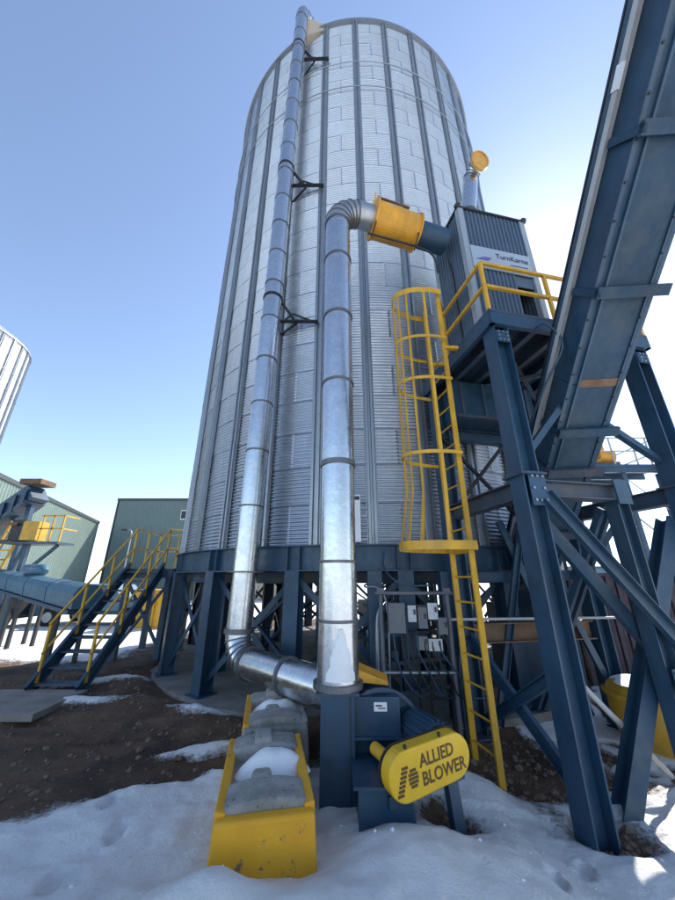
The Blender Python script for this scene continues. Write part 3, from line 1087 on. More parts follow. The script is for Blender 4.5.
for s in (-0.06, 0.06):
    MB().bar(F(1.22 + s, 0.14, 2.72), F(1.26 + s, 2.1, -0.05), 0.05, 0.09).build('back_brace', M['blue_light'], fr)
MB().channel(F(0.02, CD - 0.16, 1.12), F(0.10, 0.18, 0.05), 0.14, 0.06, 0.01).build('side_brace', M['blue'], fr)
MB().channel(F(0.05, CD - 0.16, 0.10), F(0.06, 0.18, 0.95), 0.12, 0.06, 0.01).build('side_brace', M['blue'], fr)
MB().tube([F(0.18, 0.20, 1.05), F(1.55, 0.5, -0.12)], 0.03, 10).build('tube_brace', M['grey'], fr)
MB().bar(F(0.0, CD - 0.1, 2.9), F(1.2, CD - 0.1, 4.2), 0.05, 0.05).build('rod_brace', M['black'], fr)
MB().bar(F(1.2, CD - 0.05, 2.9), F(0.0, CD - 0.05, 4.2), 0.05, 0.05).build('rod_brace', M['black'], fr)
MB().bar(F(CW, 0.2, 0.2), F(CW, CD - 0.2, 2.7), 0.07, 0.07).build('side_brace', M['blue'], fr)

bolt_me = MB().lathe((0, 0, 0), [(0.017, 0.0), (0.017, 0.016), (0.0, 0.017)], 6, smooth=False).mesh('bolt')
bolt_me.materials.append(M['galv_dark'])


def bolted_plate(a, b_, z, ha, hz, th=0.012, ab=0.0):
    c_ = F(a, b_, z)
    pl_ = MB().obox(c_, e1 * ha, e2 * th / 2, V((0, 0, hz))).build('gusset_plate', M['blue'], fr)
    for ia in (-0.62, 0.0, 0.62):
        for iz in (-0.7, 0.0, 0.7):
            if ia == 0 and iz == 0:
                continue
            p_ = F(a + ha * ia, b_ - th / 2, z + hz * iz) - WO[fr]
            inst('bolt', bolt_me, pl_, p_, (RAD(90), 0, PHI))


bolted_plate(0.05, -0.126, ZB - 0.02, 0.11, 0.20)
bolted_plate(CW - 0.05, -0.126, ZB - 0.02, 0.11, 0.20)
bolted_plate(1.25, -0.136, 0.9, 0.09, 0.13)
bolted_plate(0.0, -0.126, DECK - 0.42, 0.10, 0.09)
bolted_plate(CW, -0.126, DECK - 0.42, 0.10, 0.09)

for (p_, q_, w_) in (((0.35, CD, 0.0), (1.3, CD, 2.8), 0.09), ((1.9, CD, 0.0), (0.9, CD, 2.8), 0.09), ((CW, CD - 0.1, 0.1), (1.3, CD - 0.1, 2.8), 0.08),
                     ((CW, CD - 0.15, 2.7), (CW, 0.2, 0.5), 0.09), ((0.2, CD + 0.1, 1.9), (CW, CD + 0.1, 1.95), 0.12), ((CW, 0.9, 2.75), (1.5, CD, 1.25), 0.07)):
    MB().channel(F(*p_), F(*q_), w_ * 1.3, 0.05, 0.01).build('lattice_brace', M['blue'], fr)

# platform
A0, A1, B0, B1 = -0.17, 2.55, -0.16, 1.92
pl = thing('cabin_platform', 'blue steel platform with yellow handrails around the slate grey cabin', 'platform', F(0, 0, DECK - 0.25))
MB().obox(F((A0 + A1) / 2, (B0 + B1) / 2, DECK - 0.02), e1 * (A1 - A0) / 2, e2 * (B1 - B0) / 2, V((0, 0, 0.020))).build('deck', M['blue_rust'], pl)
for (p, q, fl) in (((A0, B0), (A1, B0), -1), ((A1, B0), (A1, B1), -1), ((A1, B1), (A0, B1), -1), ((A0, B1), (A0, B0), -1)):
    MB().channel(F(*p, DECK - 0.145), F(*q, DECK - 0.145), 0.20, 0.07, 0.01, flip=fl).build('edge_channel', M['blue'], pl)
for k in range(6):
    a = A0 + 0.35 + k * 0.42
    MB().ibeam(F(a, B0 + 0.02, DECK - 0.12), F(a, B1 - 0.02, DECK - 0.12), 0.15, 0.09).build('joist', M['blue_rust'], pl)
MB().bar(F(0.1, 0.1, DECK - 0.20), F(2.3, 1.8, DECK - 0.20), 0.06, 0.06).build('plan_brace', M['blue_rust'], pl)
MB().bar(F(2.3, 0.1, DECK - 0.27), F(0.1, 1.8, DECK - 0.27), 0.06, 0.06).build('plan_brace', M['blue_rust'], pl)


def guard(parent, path, posts, zr, mat, w=0.045, rails=(1.05, 0.55), toe=0.09):
    for r in rails:
        for p, q in zip(path[:-1], path[1:]):
            MB().bar(p + V((0, 0, r)), q + V((0, 0, r)), w, w).build('handrail', mat, parent)
    if toe:
        for p, q in zip(path[:-1], path[1:]):
            MB().bar(p + V((0, 0, toe / 2 + 0.003)), q + V((0, 0, toe / 2 + 0.003)), 0.008, toe).build('toe_board', mat, parent)
    for p in posts:
        MB().bar(p + V((0, 0, 0.002)), p + V((0, 0, rails[0] - w / 2)), w, w, up=e1).build('rail_post', mat, parent)


pth = [F(A0 + 0.03, 1.00, DECK), F(A0 + 0.03, B0 + 0.03, DECK), F(A1 - 0.03, B0 + 0.03, DECK), F(A1 - 0.03, B1, DECK)]
pst = [F(A0 + 0.03, 1.00, DECK), F(A0 + 0.03, B0 + 0.03, DECK), F(0.95, B0 + 0.03, DECK), F(1.75, B0 + 0.03, DECK), F(A1 - 0.03, B0 + 0.03, DECK), F(A1 - 0.03, 1.0, DECK)]
guard(pl, pth, pst, DECK, M['yellow'], rails=(0.88, 0.44), toe=0)

# hopper below the platform
hp_ = thing('feed_hopper', 'dark navy hopper box hung below the cabin platform', 'hopper', F(0.8, 1.5, 4.25))
MB().obox(F(0.85, 1.50, 4.78), e1 * 0.78, e2 * 0.22, V((0, 0, 0.36))).build('body', M['blue'], hp_)
for k in range(4):
    MB().obox(F(0.2 + 0.43 * k, 1.265, 4.78), e1 * 0.025, e2 * 0.014, V((0, 0, 0.35))).build('rib', M['blue_rust'], hp_)
MB().obox(F(0.85, 1.26, 4.46), e1 * 0.79, e2 * 0.024, V((0, 0, 0.03))).build('rim', M['blue_rust'], hp_)

# cabin
CA0, CA1, CB0, CB1 = -0.03, 1.31, 0.26, 1.20
CZ0, CZ1 = DECK + 0.003, 8.10
cb = thing('equipment_cabin', 'slate grey corrugated cabin with pale corner posts and a sign, up on the platform', 'cabin', F(0.6, 0.7, CZ0))


def corrugated(mb, p0, p1, z0, z1, nrm, pitch, depth):
    """trapezoid wall sheet between two plan points; nrm points outwards"""
    p0, p1, nrm = vec(p0), vec(p1), vec(nrm)
    L_ = (p1 - p0).length
    d_ = (p1 - p0).normalized()
    n_ = max(1, int(round(L_ / pitch)))
    pt = L_ / n_
    prof = []
    for k in range(n_):
        for (f_, o_) in ((0.0, 0), (0.30, 0), (0.45, 1), (0.85, 1)):
            prof.append((k * pt + f_ * pt, o_))
    prof.append((L_, 0))
    vs = []
    for (s_, o_) in prof:
        b_ = p0 + d_ * s_ + nrm * depth * o_
        vs += [V((b_.x, b_.y, z0)), V((b_.x, b_.y, z1))]
    fs = [(2 * i, 2 * i + 2, 2 * i + 3, 2 * i + 1) for i in range(len(prof) - 1)]
    if d_.cross(V((0, 0, 1))).dot(nrm) < 0:
        fs = [tuple(reversed(f)) for f in fs]
    mb.add(vs, fs)
    return mb


DA, DB = 0.86, 1.20                                # door opening
corrugated(MB(), F(CA0 + 0.06, CB0 + 0.03, 0), F(CA1 - 0.06, CB0 + 0.03, 0), 7.16, CZ1 - 0.03, -e2, 0.075, 0.022).build('wall_panel', M['cont'], cb)
corrugated(MB(), F(CA0 + 0.06, CB0 + 0.03, 0), F(DA, CB0 + 0.03, 0), CZ0 + 0.04, 6.70, -e2, 0.075, 0.022).build('wall_panel', M['cont'], cb)
corrugated(MB(), F(DB, CB0 + 0.03, 0), F(CA1 - 0.06, CB0 + 0.03, 0), CZ0 + 0.04, 6.70, -e2, 0.075, 0.022).build('wall_panel', M['cont'], cb)
MB().obox(F((DA + DB) / 2, CB0 + 0.035, 6.58), e1 * (DB - DA) / 2, e2 * 0.01, V((0, 0, 0.12))).build('lintel', M['cont'], cb)
corrugated(MB(), F(CA0 + 0.03, CB1 - 0.05, 0), F(CA0 + 0.03, CB0 + 0.06, 0), CZ0 + 0.04, CZ1 - 0.03, -e1, 0.075, 0.022).build('wall_panel', M['cont'], cb)
corrugated(MB(), F(CA1 - 0.03, CB0 + 0.06, 0), F(CA1 - 0.03, CB1 - 0.05, 0), CZ0 + 0.04, CZ1 - 0.03, e1, 0.075, 0.022).build('wall_panel', M['cont'], cb)
corrugated(MB(), F(CA1 - 0.06, CB1 - 0.03, 0), F(CA0 + 0.06, CB1 - 0.03, 0), CZ0 + 0.04, CZ1 - 0.03, e2, 0.075, 0.022).build('wall_panel', M['cont'], cb)
MB().obox(F((CA0 + CA1) / 2, (CB0 + CB1) / 2, CZ0 + 0.02), e1 * (CA1 - CA0) / 2 * 0.98, e2 * (CB1 - CB0) / 2 * 0.98, V((0, 0, 0.019))).build('floor', M['black'], cb)
MB().obox(F((CA0 + CA1) / 2, (CB0 + CB1) / 2, CZ1 - 0.015), e1 * ((CA1 - CA0) / 2 - 0.03), e2 * ((CB1 - CB0) / 2 - 0.03), V((0, 0, 0.014))).build('roof', M['cont'], cb)
for a in (CA0, CA1):
    for b_ in (CB0, CB1):
        MB().obox(F(a + (0.045 if a == CA0 else -0.045), b_ + (0.045 if b_ == CB0 else -0.045), (CZ0 + CZ1) / 2), e1 * 0.05, e2 * 0.05, V((0, 0, (CZ1 - CZ0) / 2))).build('corner_post', M['post'], cb)
        MB().lathe(F(a, b_, CZ1), [(0.0, -0.03), (0.05, -0.03), (0.06, 0.02), (0.035, 0.06), (0, 0.07)], 12).build('lifting_eye', M['black'], cb)
for b_ in (CB0 + 0.005, CB1 - 0.005):
    MB().obox(F((CA0 + CA1) / 2, b_, CZ1 - 0.002), e1 * ((CA1 - CA0) / 2 - 0.06), e2 * 0.02, V((0, 0, 0.02))).build('roof_edge', M['black'], cb)
MB().obox(F(CA0 + 0.005, (CB0 + CB1) / 2, CZ1 - 0.002), e1 * 0.02, e2 * ((CB1 - CB0) / 2 - 0.06), V((0, 0, 0.02))).build('roof_edge', M['black'], cb)
sg = MB().obox(F((CA0 + CA1) / 2, CB0 - 0.008, 6.93), e1 * ((CA1 - CA0) / 2 - 0.10), e2 * 0.012, V((0, 0, 0.235))).build('sign_board', M['sign'], cb)
lettering('TurnKarne', 0.155, M['ink'], sg, F(0.52, CB0 - 0.024, 6.96), e1, (0, 0, 1), sx=0.92)
MB().poly_prism([F(0.13, CB0 - 0.022, 6.86), F(0.30, CB0 - 0.022, 6.94), F(0.44, CB0 - 0.022, 6.94), F(0.36, CB0 - 0.022, 6.86)], -e2 * 0.003).build('logo', M['ink_violet'], sg)
MB().obox(F(0.95, CB0 - 0.022, 6.86), e1 * 0.17, e2 * 0.002, V((0, 0, 0.008))).build('logo_rule', M['ink'], sg)
MB().tube(smooth_path([F(CA0 - 0.02, 0.72, 7.35), F(CA0 - 0.02, 0.66, 6.9), F(CA0 - 0.02, 0.66, 5.5)]), 0.014, 8).build('cable', M['black'], cb)
MB().obox(F(0.5, 1.0, 6.2), e1 * 0.3, e2 * 0.14, V((0, 0, 0.75))).build('switch_panel', M['black'], cb)

# exhaust stack on the cabin
s0 = F(0.52, 0.86, CZ1 + 0.002)
stk = thing('exhaust_stack', 'galvanised exhaust pipe with an amber round mouth above the cabin roof', 'pipe', s0)
s1 = s0 + V((0.30, -0.05, 1.75))
MB().tube([s0, s1], 0.15, 28, caps=False).build('pipe', M['duct'], stk)
ring_band(MB(), s0 + (s1 - s0) * 0.45, s1 - s0, 0.15, 0.04, 0.015).build('clamp_band', M['band'], stk)
md = V((0.22, -0.90, -0.25)).normalized()
pp = elbow_pts(s1, s1 - s0, md, 0.22, 4)
gored(stk, pp, 0.15, M['duct'], M['band'])
MB().lathe(pp[-1], [(0.15, -0.02), (0.205, 0.0), (0.205, 0.06), (0.185, 0.06), (0.175, 0.03), (0.0, 0.028)], 28, smooth=False, axis=md).build('mouth', M['stackmouth'], stk)
MB().bar(s0 + V((0.25, 0.1, 0)), s1 + V((0.10, 0.1, 0)), 0.04, 0.04).build('stay', M['grey'], stk)

# ------------------------------------------------------------------ caged ladder
LA, LB = V((1.70, 4.50, 0)), V((1.60, 4.95, 0))
lz0, lz1 = -0.24, 6.45
ld = thing('caged_ladder', 'tall yellow ladder with a safety cage leading up to the cabin platform', 'ladder', (LA + LB) / 2 + V((0, 0, lz0)))
ldir = (LB - LA).normalized()
lout = V((-ldir.y, ldir.x, 0))
if lout.x > 0:
    lout = -lout
lc = (LA + LB) / 2
for p in (LA, LB):
    MB().obox(p + V((0, 0, (lz0 + lz1) / 2)), ldir * 0.014, lout * 0.036, V((0, 0, (lz1 - lz0) / 2))).build('rail', M['yellow'], ld)
    MB().obox(p + V((0, 0, lz0 + 0.02)), ldir * 0.05, lout * 0.07, V((0, 0, 0.012))).build('foot', M['yellow'], ld)
z = lz0 + 0.35
while z < DECK + 0.1:
    MB().tube([LA + V((0, 0, z)), LB + V((0, 0, z))], 0.013, 8).build('rung', M['yellow'], ld)
    z += 0.3


def hoop_pts(depth, half, n=18):
    pts = []
    for i in range(n + 1):
        t_ = math.pi * i / n
        pts.append(lc + ldir * (-half * math.cos(t_)) * (1.0) + lout * depth * (math.sin(t_) ** 0.8))
    return pts


def strap_loop(mb, pts, z, h, t=0.008):
    n = len(pts)
    vs = []
    for i, p in enumerate(pts):
        a = pts[max(0, i - 1)]
        b_ = pts[min(n - 1, i + 1)]
        d_ = (b_ - a).normalized()
        nn = V((d_.y, -d_.x, 0))
        for s_ in (-t / 2, t / 2):
            for zz in (z - h / 2, z + h / 2):
                vs.append(p + nn * s_ + V((0, 0, zz)))
    fs = []
    for i in range(n - 1):
        a, b_ = 4 * i, 4 * i + 4
        fs += [(a, b_, b_ + 1, a + 1), (a + 2, a + 3, b_ + 3, b_ + 2), (a + 1, b_ + 1, b_ + 3, a + 3), (a, a + 2, b_ + 2, b_)]
    mb.add(vs, fs)
    return mb


for z, dp, hh, w in ((2.28, 0.86, 0.38, 0.11), (3.52, 0.74, 0.34, 0.05), (4.70, 0.72, 0.34, 0.05), (5.45, 0.72, 0.34, 0.05), (6.38, 0.72, 0.34, 0.10)):
    h_ = hoop_pts(dp, hh)
    strap_loop(MB(), h_, z, w).build('cage_hoop', M['yellow'], ld)
    if z < 3:
        MB().bar(h_[0] + V((0, 0, z)), h_[-1] + V((0, 0, z)), 0.012, w).build('cage_hoop', M['yellow'], ld)
hp2 = hoop_pts(0.715, 0.335)
for i in (2, 5, 7, 9, 11, 13, 16):
    p = hp2[i]
    nn = (p - lc).normalized()
    q = hoop_pts(0.845, 0.37)[i]
    mbs = MB()
    mbs.obox(p + V((0, 0, (3.0 + 6.40) / 2)), V((-nn.y, nn.x, 0)) * 0.02, nn * 0.004, V((0, 0, 1.70)))
    mbs.bar(p + V((0, 0, 3.0)), q + V((0, 0, 2.25)), 0.040, 0.008, up=nn)
    mbs.build('cage_strap', M['yellow'], ld)
for z in (2.9, 4.2, DECK - 0.06):
    for p in (LA, LB):
        if z > 5:
            MB().bar(p + V((0, 0, z)), p + V((0.40, 0.02, z)), 0.06, 0.05).build('wall_tie', M['yellow'], ld)
# top loop tying the cage to the platform rail
MB().bar(LA + V((0, 0, 6.40)), F(A0 + 0.03, 0.98, DECK + 1.0), 0.05, 0.05).build('top_rail', M['yellow'], ld)

# ------------------------------------------------------------------ inclined conveyor
cdir = V((0.0747, 1.0, -0.892)).normalized()          # downhill
cside = V((1, 0, 0)) - cdir * cdir.x
cside.normalize()
cnrm = cside.cross(cdir).normalized()
if cnrm.z < 0:
    cnrm = -cnrm
CP = V((2.90, 2.58, 5.25))


def CV(Y, w, n):
    """point on the conveyor: bottom left edge at world Y, then w across and n up the section"""
    s_ = (Y - CP.y) / cdir.y
    return CP + cdir * s_ + cside * w + cnrm * n


cv = thing('inclined_conveyor', 'large navy enclosed conveyor slanting up to the right over the yard', 'conveyor', CV(7.0, 0.3, -0.1))
CWD = 0.60
Y0c, Y1c = -1.0, 7.25


def cbox(w0, w1, n0, n1, ya, yb):
    c_ = CV((ya + yb) / 2, (w0 + w1) / 2, (n0 + n1) / 2)
    half = (yb - ya) / 2 / cdir.y
    return MB().obox(c_, cdir * half, cside * (w1 - w0) / 2, cnrm * (n1 - n0) / 2)


joints = [-1.0, -0.1, 0.9, 1.93, 2.965, 3.76, 4.25, 4.725, 5.6, 6.45, 7.25]
for ya, yb in zip(joints[:-1], joints[1:]):
    cbox(0.0, CWD, 0.0, 0.006, ya + 0.004, yb - 0.004).build('bottom_panel', M['belly'], cv)
    cbox(0.004, 0.010, 0.008, 0.44, ya + 0.003, yb - 0.003).build('side_panel', M['blue'], cv)
    cbox(CWD - 0.010, CWD - 0.004, 0.008, 0.44, ya + 0.003, yb - 0.003).build('side_panel', M['blue'], cv)
    cbox(-0.035, CWD + 0.035, 0.455, 0.60, ya + 0.002, yb - 0.002).build('cover', M['blue'], cv)
cbox(-0.055, CWD + 0.055, 0.60, 0.63, Y0c, Y1c).build('cover_lip', M['black'], cv)
# long stiffening angles
for w0, w1, n0, n1, mt, nm in ((-0.045, 0.0, 0.0, 0.012, 'blue_light', 'corner_angle'), (CWD, CWD + 0.045, 0.0, 0.012, 'blue', 'corner_angle'),
                               (-0.012, 0.0, -0.0, 0.055, 'blue_light', 'corner_angle'),
                               (-0.075, 0.0, 0.43, 0.452, 'grey', 'side_flange'), (-0.085, -0.075, 0.38, 0.452, 'grey', 'side_flange'),
                               (CWD, CWD + 0.075, 0.43, 0.452, 'grey', 'side_flange'),
                               (0.05, 0.075, -0.030, -0.002, 'blue', 'bottom_rib'), (CWD - 0.05, CWD - 0.03, -0.02, -0.002, 'blue', 'bottom_rib')):
    cbox(w0, w1, n0, n1, Y0c, Y1c).build(nm, M[mt], cv)
for y in (-0.1, 0.9, 1.93, 2.965, 4.25, 4.725, 5.6, 6.45):
    mbx = cbox(-0.05, CWD + 0.14, -0.085, -0.032, y - 0.045, y + 0.045)
    mbx.v += cbox(-0.05, -0.013, -0.085, 0.375, y - 0.030, y + 0.030).v
    mbx.f += [tuple(i + 8 for i in f) for f in mbx.f[:6]]
    mbx.s += [False] * 6
    mbx.build('cross_channel', M['belly'] if y < 4.3 else M['blue_rust'], cv)
cbox(0.06, CWD - 0.05, -0.010, -0.002, 3.715, 3.79).build('patch_strip', M['rust'], cv)
y = Y0c + 0.1
k = 0
while y < Y1c and k < 120:
    for w in (-0.022,):
        MB().lathe(CV(y, w, -0.002), [(0.0, -0.012), (0.013, -0.012), (0.013, 0.0)], 6, smooth=False, axis=cnrm).build('bolt', M['black'], cv)
    MB().lathe(CV(y, CWD - 0.04, -0.022), [(0.0, -0.012), (0.011, -0.012), (0.011, 0.0)], 6, smooth=False, axis=cnrm).build('bolt', M['black'], cv)
    y += 0.24
    k += 1
# conduit bundle along the flank
MB().tube([CV(Y0c, -0.06, 0.50), CV(3.4, -0.06, 0.50), CV(3.9, -0.07, 0.47)], 0.022, 8).build('conduit', M['blue'], cv)
MB().tube([CV(Y0c, -0.05, 0.56), CV(5.0, -0.05, 0.56)], 0.016, 8).build('conduit', M['blue_light'], cv)
MB().obox(CV(1.55, -0.085, 0.41), cdir * 0.10, cside * 0.012, cnrm * 0.045).build('tag_plate', M['white'], cv)
# hanger from the frame and the boot at the low end
MB().bar(F(0.11, 0.05, 3.3), CV(4.0, -0.01, 0.1), 0.08, 0.08).build('hanger', M['blue'], cv)
MB().bar(F(CW - 0.11, 0.05, 3.4), CV(4.2, CWD, 0.1), 0.08, 0.08).build('hanger', M['blue'], cv)
bt = CV(7.25, 0.3, 0.3)
MB().obox((bt.x, bt.y + 0.15, 0.72), (0.36, 0, 0), (0, 0.42, 0), (0, 0, 0.70)).build('boot', M['blue_light'], cv)
MB().tube(smooth_path([V((2.78, 3.85, 5.18)), V((2.84, 3.72, 5.12)), V((2.90, 3.62, 4.7)), V((2.80, 3.95, 4.35)), V((2.78, 4.6, 3.9))]), 0.016, 8).build('loose_cable', M['blue_light'], cv)

# ------------------------------------------------------------------ blower
bl = thing('centrifugal_blower', 'navy centrifugal blower with a yellow lettered belt guard, at the foot of the wide duct', 'blower', (0.35, 3.9, 0.0))
MB().box((0.0, 3.92, 0.44), (0.31, 0.36, 0.93)).build('outlet_box', M['blue'], bl)
MB().box((0.0, 3.92, 0.895), (0.40, 0.44, 0.025)).build('outlet_flange', M['blue_rust'], bl)
MB().box((0.118, 3.736, 0.44), (0.012, 0.006, 0.90)).build('box_seam', M['black'], bl)
gx = V((0.415, 0.18, 0.048)).normalized()
gn = V((0.18, -0.415, 0.0)).normalized()
gu = gx.cross(gn)
if gu.z < 0:
    gu = -gu
sc_c = V((0.40, 4.12, 0.46))
ax = V((0.20, -0.98, 0.0)).normalized()
# scroll casing: spiral outline swept along the shaft
sd = V((ax.y * -1, ax.x, 0)).normalized()
if sd.x < 0:
    sd = -sd
out = []
for i in range(0, 29):
    th_ = RAD(-100 + i * 10)
    rr = 0.30 + 0.155 * i / 28
    out.append(sc_c + sd * math.cos(th_) * rr + V((0, 0, 1)) * math.sin(th_) * rr)
out.append(sc_c - sd * 0.36 + V((0, 0, -0.35)))
MB().poly_prism([p - ax * 0.20 for p in out], ax * 0.40).build('scroll_casing', M['blue'], bl)
MB().poly_prism([p + (p - sc_c) * 0.09 + ax * 0.20 for p in out[6:28]] + [p * 1.0 + ax * 0.20 for p in reversed(out[6:28])], ax * 0.025).build('casing_rim', M['blue_light'], bl)
MB().box((0.36, 3.86, 0.70), (0.44, 0.10, 0.30)).build('casing_hood', M['blue'], bl)
MB().box((0.36, 3.80, 0.545), (0.50, 0.06, 0.02)).build('hood_lip', M['blue_light'], bl)
MB().box((0.40, 3.806, 0.775), (0.12, 0.006, 0.07)).build('data_plate', M['white'], bl)
MB().box((0.385, 3.802, 0.785), (0.06, 0.004, 0.012)).build('plate_print', M['ink'], bl)
MB().box((0.41, 3.802, 0.765), (0.07, 0.004, 0.008)).build('plate_print', M['ink'], bl)
MB().poly_prism([(0.20, 4.02, 1.03), (0.52, 4.10, 0.90), (0.52, 4.10, 0.87), (0.20, 4.02, 0.92)], (0.02, 0.22, 0.02)).build('weather_hood', M['orange'], bl)
# pedestal
MB().poly_prism([(0.16, 3.34, 0.40), (0.16, 3.34, -0.12), (0.16, 4.3, -0.12), (0.16, 4.3, 0.40)], (0.42, 0.05, 0)).build('pedestal', M['blue'], bl)
MB().box((0.36, 3.50, 0.412), (0.48, 0.42, 0.02)).build('bearing_plate', M['blue_light'], bl)
for q in (0.12, 0.62):
    pL = V((0.42, 3.42, 0.40)) + gx * q * 0.9
    MB().bar(pL, V((pL.x + 0.05, pL.y - 0.06, -0.16)), 0.10, 0.07, up=gn).build('stand_leg', M['blue'], bl)
MB().bar(V((0.35, 3.42, 0.30)), V((1.05, 3.80, 0.33)), 0.18, 0.08).build('motor_base', M['blue'], bl)
# belt guard
Pl, Pr = V((0.525, 3.24, 0.507)), V((0.945, 3.422, 0.556))
rl, rr = 0.160, 0.154
outl = []
for i in range(15):
    th_ = RAD(90 + 180 * i / 14)
    outl.append(Pl + gx * math.cos(th_) * rl + gu * math.sin(th_) * rl)
for i in range(15):
    th_ = RAD(-90 + 180 * i / 14)
    outl.append(Pr + gx * math.cos(th_) * rr + gu * math.sin(th_) * rr)
gd = MB().poly_prism(outl, -gn * 0.13).build('belt_guard', M['yellow_clean'], bl)
bevel(gd, 0.014, 3)
MB().poly_prism([p - gn * 0.131 + (p - (Pl + Pr) / 2).normalized() * 0.012 for p in outl], -gn * 0.012).build('guard_backplate', M['black'], bl)
fo = Pl + gn * 0.004
lettering('ALLIED', 0.118, M['ink_brown'], gd, Pl + gx * 0.120 + gu * 0.022 + gn * 0.002, gx, gu, shear=0.0, sx=0.90, bold=0.0018)
lettering('BLOWER', 0.118, M['ink_brown'], gd, Pl + gx * 0.125 - gu * 0.092 + gn * 0.002, gx, gu, shear=0.0, sx=0.90, bold=0.0018)
# striped emblem: a slanted leg and a rounded wing
for k in range(7):
    y_ = -0.095 + k * 0.025
    x0 = -0.105 + (y_ + 0.095) * 0.38
    MB().obox(Pl + gx * (x0 + 0.03) + gu * y_ + gn * 0.002, gx * 0.027, gu * 0.0085, gn * 0.002).build('emblem_bar', M['ink_brown'], gd)
for k in range(5):
    y_ = -0.070 + k * 0.024
    w_ = math.sqrt(max(0.0, 0.058 ** 2 - (y_ + 0.022) ** 2))
    x1 = 0.062
    MB().obox(Pl + gx * (x1 - 0.012) + gu * y_ + gn * 0.002, gx * (0.008 + w_ * 0.62), gu * 0.0085, gn * 0.002).build('emblem_bar', M['ink_brown'], gd)
for q in (0.02, 0.35):
    MB().obox(Pl + gx * q + gu * (rl + 0.004) - gn * 0.02, gx * 0.008, gu * 0.02, gn * 0.012).build('latch', M['black'], gd)
MB().tube([Pl - gn * 0.145, Pl - gn * 0.50], 0.05, 18).build('shaft_guard', M['yellow'], bl)
mo = Pr - gn * 0.16 + V((-0.02, 0, 0.03))
motor = MB().tube([mo, mo - gn * 0.40], 0.135, 28).build('motor', M['blue'], bl)
for k in range(16):
    a = RAD(360 / 16 * k)
    dv = gx * math.cos(a) + gu * math.sin(a)
    MB().obox(mo - gn * 0.20 + dv * 0.145, gn * 0.16, dv * 0.014, dv.cross(gn) * 0.004).build('cooling_fin', M['blue'], motor)
MB().lathe(mo - gn * 0.40, [(0.15, 0.0), (0.15, 0.05), (0.10, 0.09), (0.0, 0.09)], 24, axis=-gn).build('fan_cowl', M['blue'], motor)
MB().box((mo.x - 0.02, mo.y + 0.20, mo.z - 0.17), (0.24, 0.30, 0.10)).build('motor_foot', M['blue'], bl)

# ------------------------------------------------------------------ concrete barrier blocks
bdir = V((-0.20, 1.0, 0)).normalized()
bsid = V((bdir.y, -bdir.x, 0))


def painted_concrete():
    m, nt, b = mat_base('yellow painted concrete')
    n = noise_fac(nt, 9, 8, 0.72)
    c = ramp(nt, noise_fac(nt, 2.5, 6, 0.6), [(0.3, (0.66, 0.30, 0.008)), (0.7, (0.78, 0.39, 0.015))])
    f = ramp(nt, n, [(0.60, (0, 0, 0)), (0.66, (1, 1, 1))])
    c = mixrgb(nt, f, c, (0.17, 0.13, 0.08))
    nt.links.new(c, b.inputs['Base Color'])
    b.inputs['Roughness'].default_value = 0.65
    bp = node(nt, 'ShaderNodeBump')
    bp.inputs['Strength'].default_value = 0.35
    bp.inputs['Distance'].default_value = 0.02
    nt.links.new(noise_fac(nt, 40, 7, 0.7), bp.inputs['Height'])
    nt.links.new(bp.outputs[0], b.inputs['Normal'])
    return m


M['painted'] = painted_concrete()


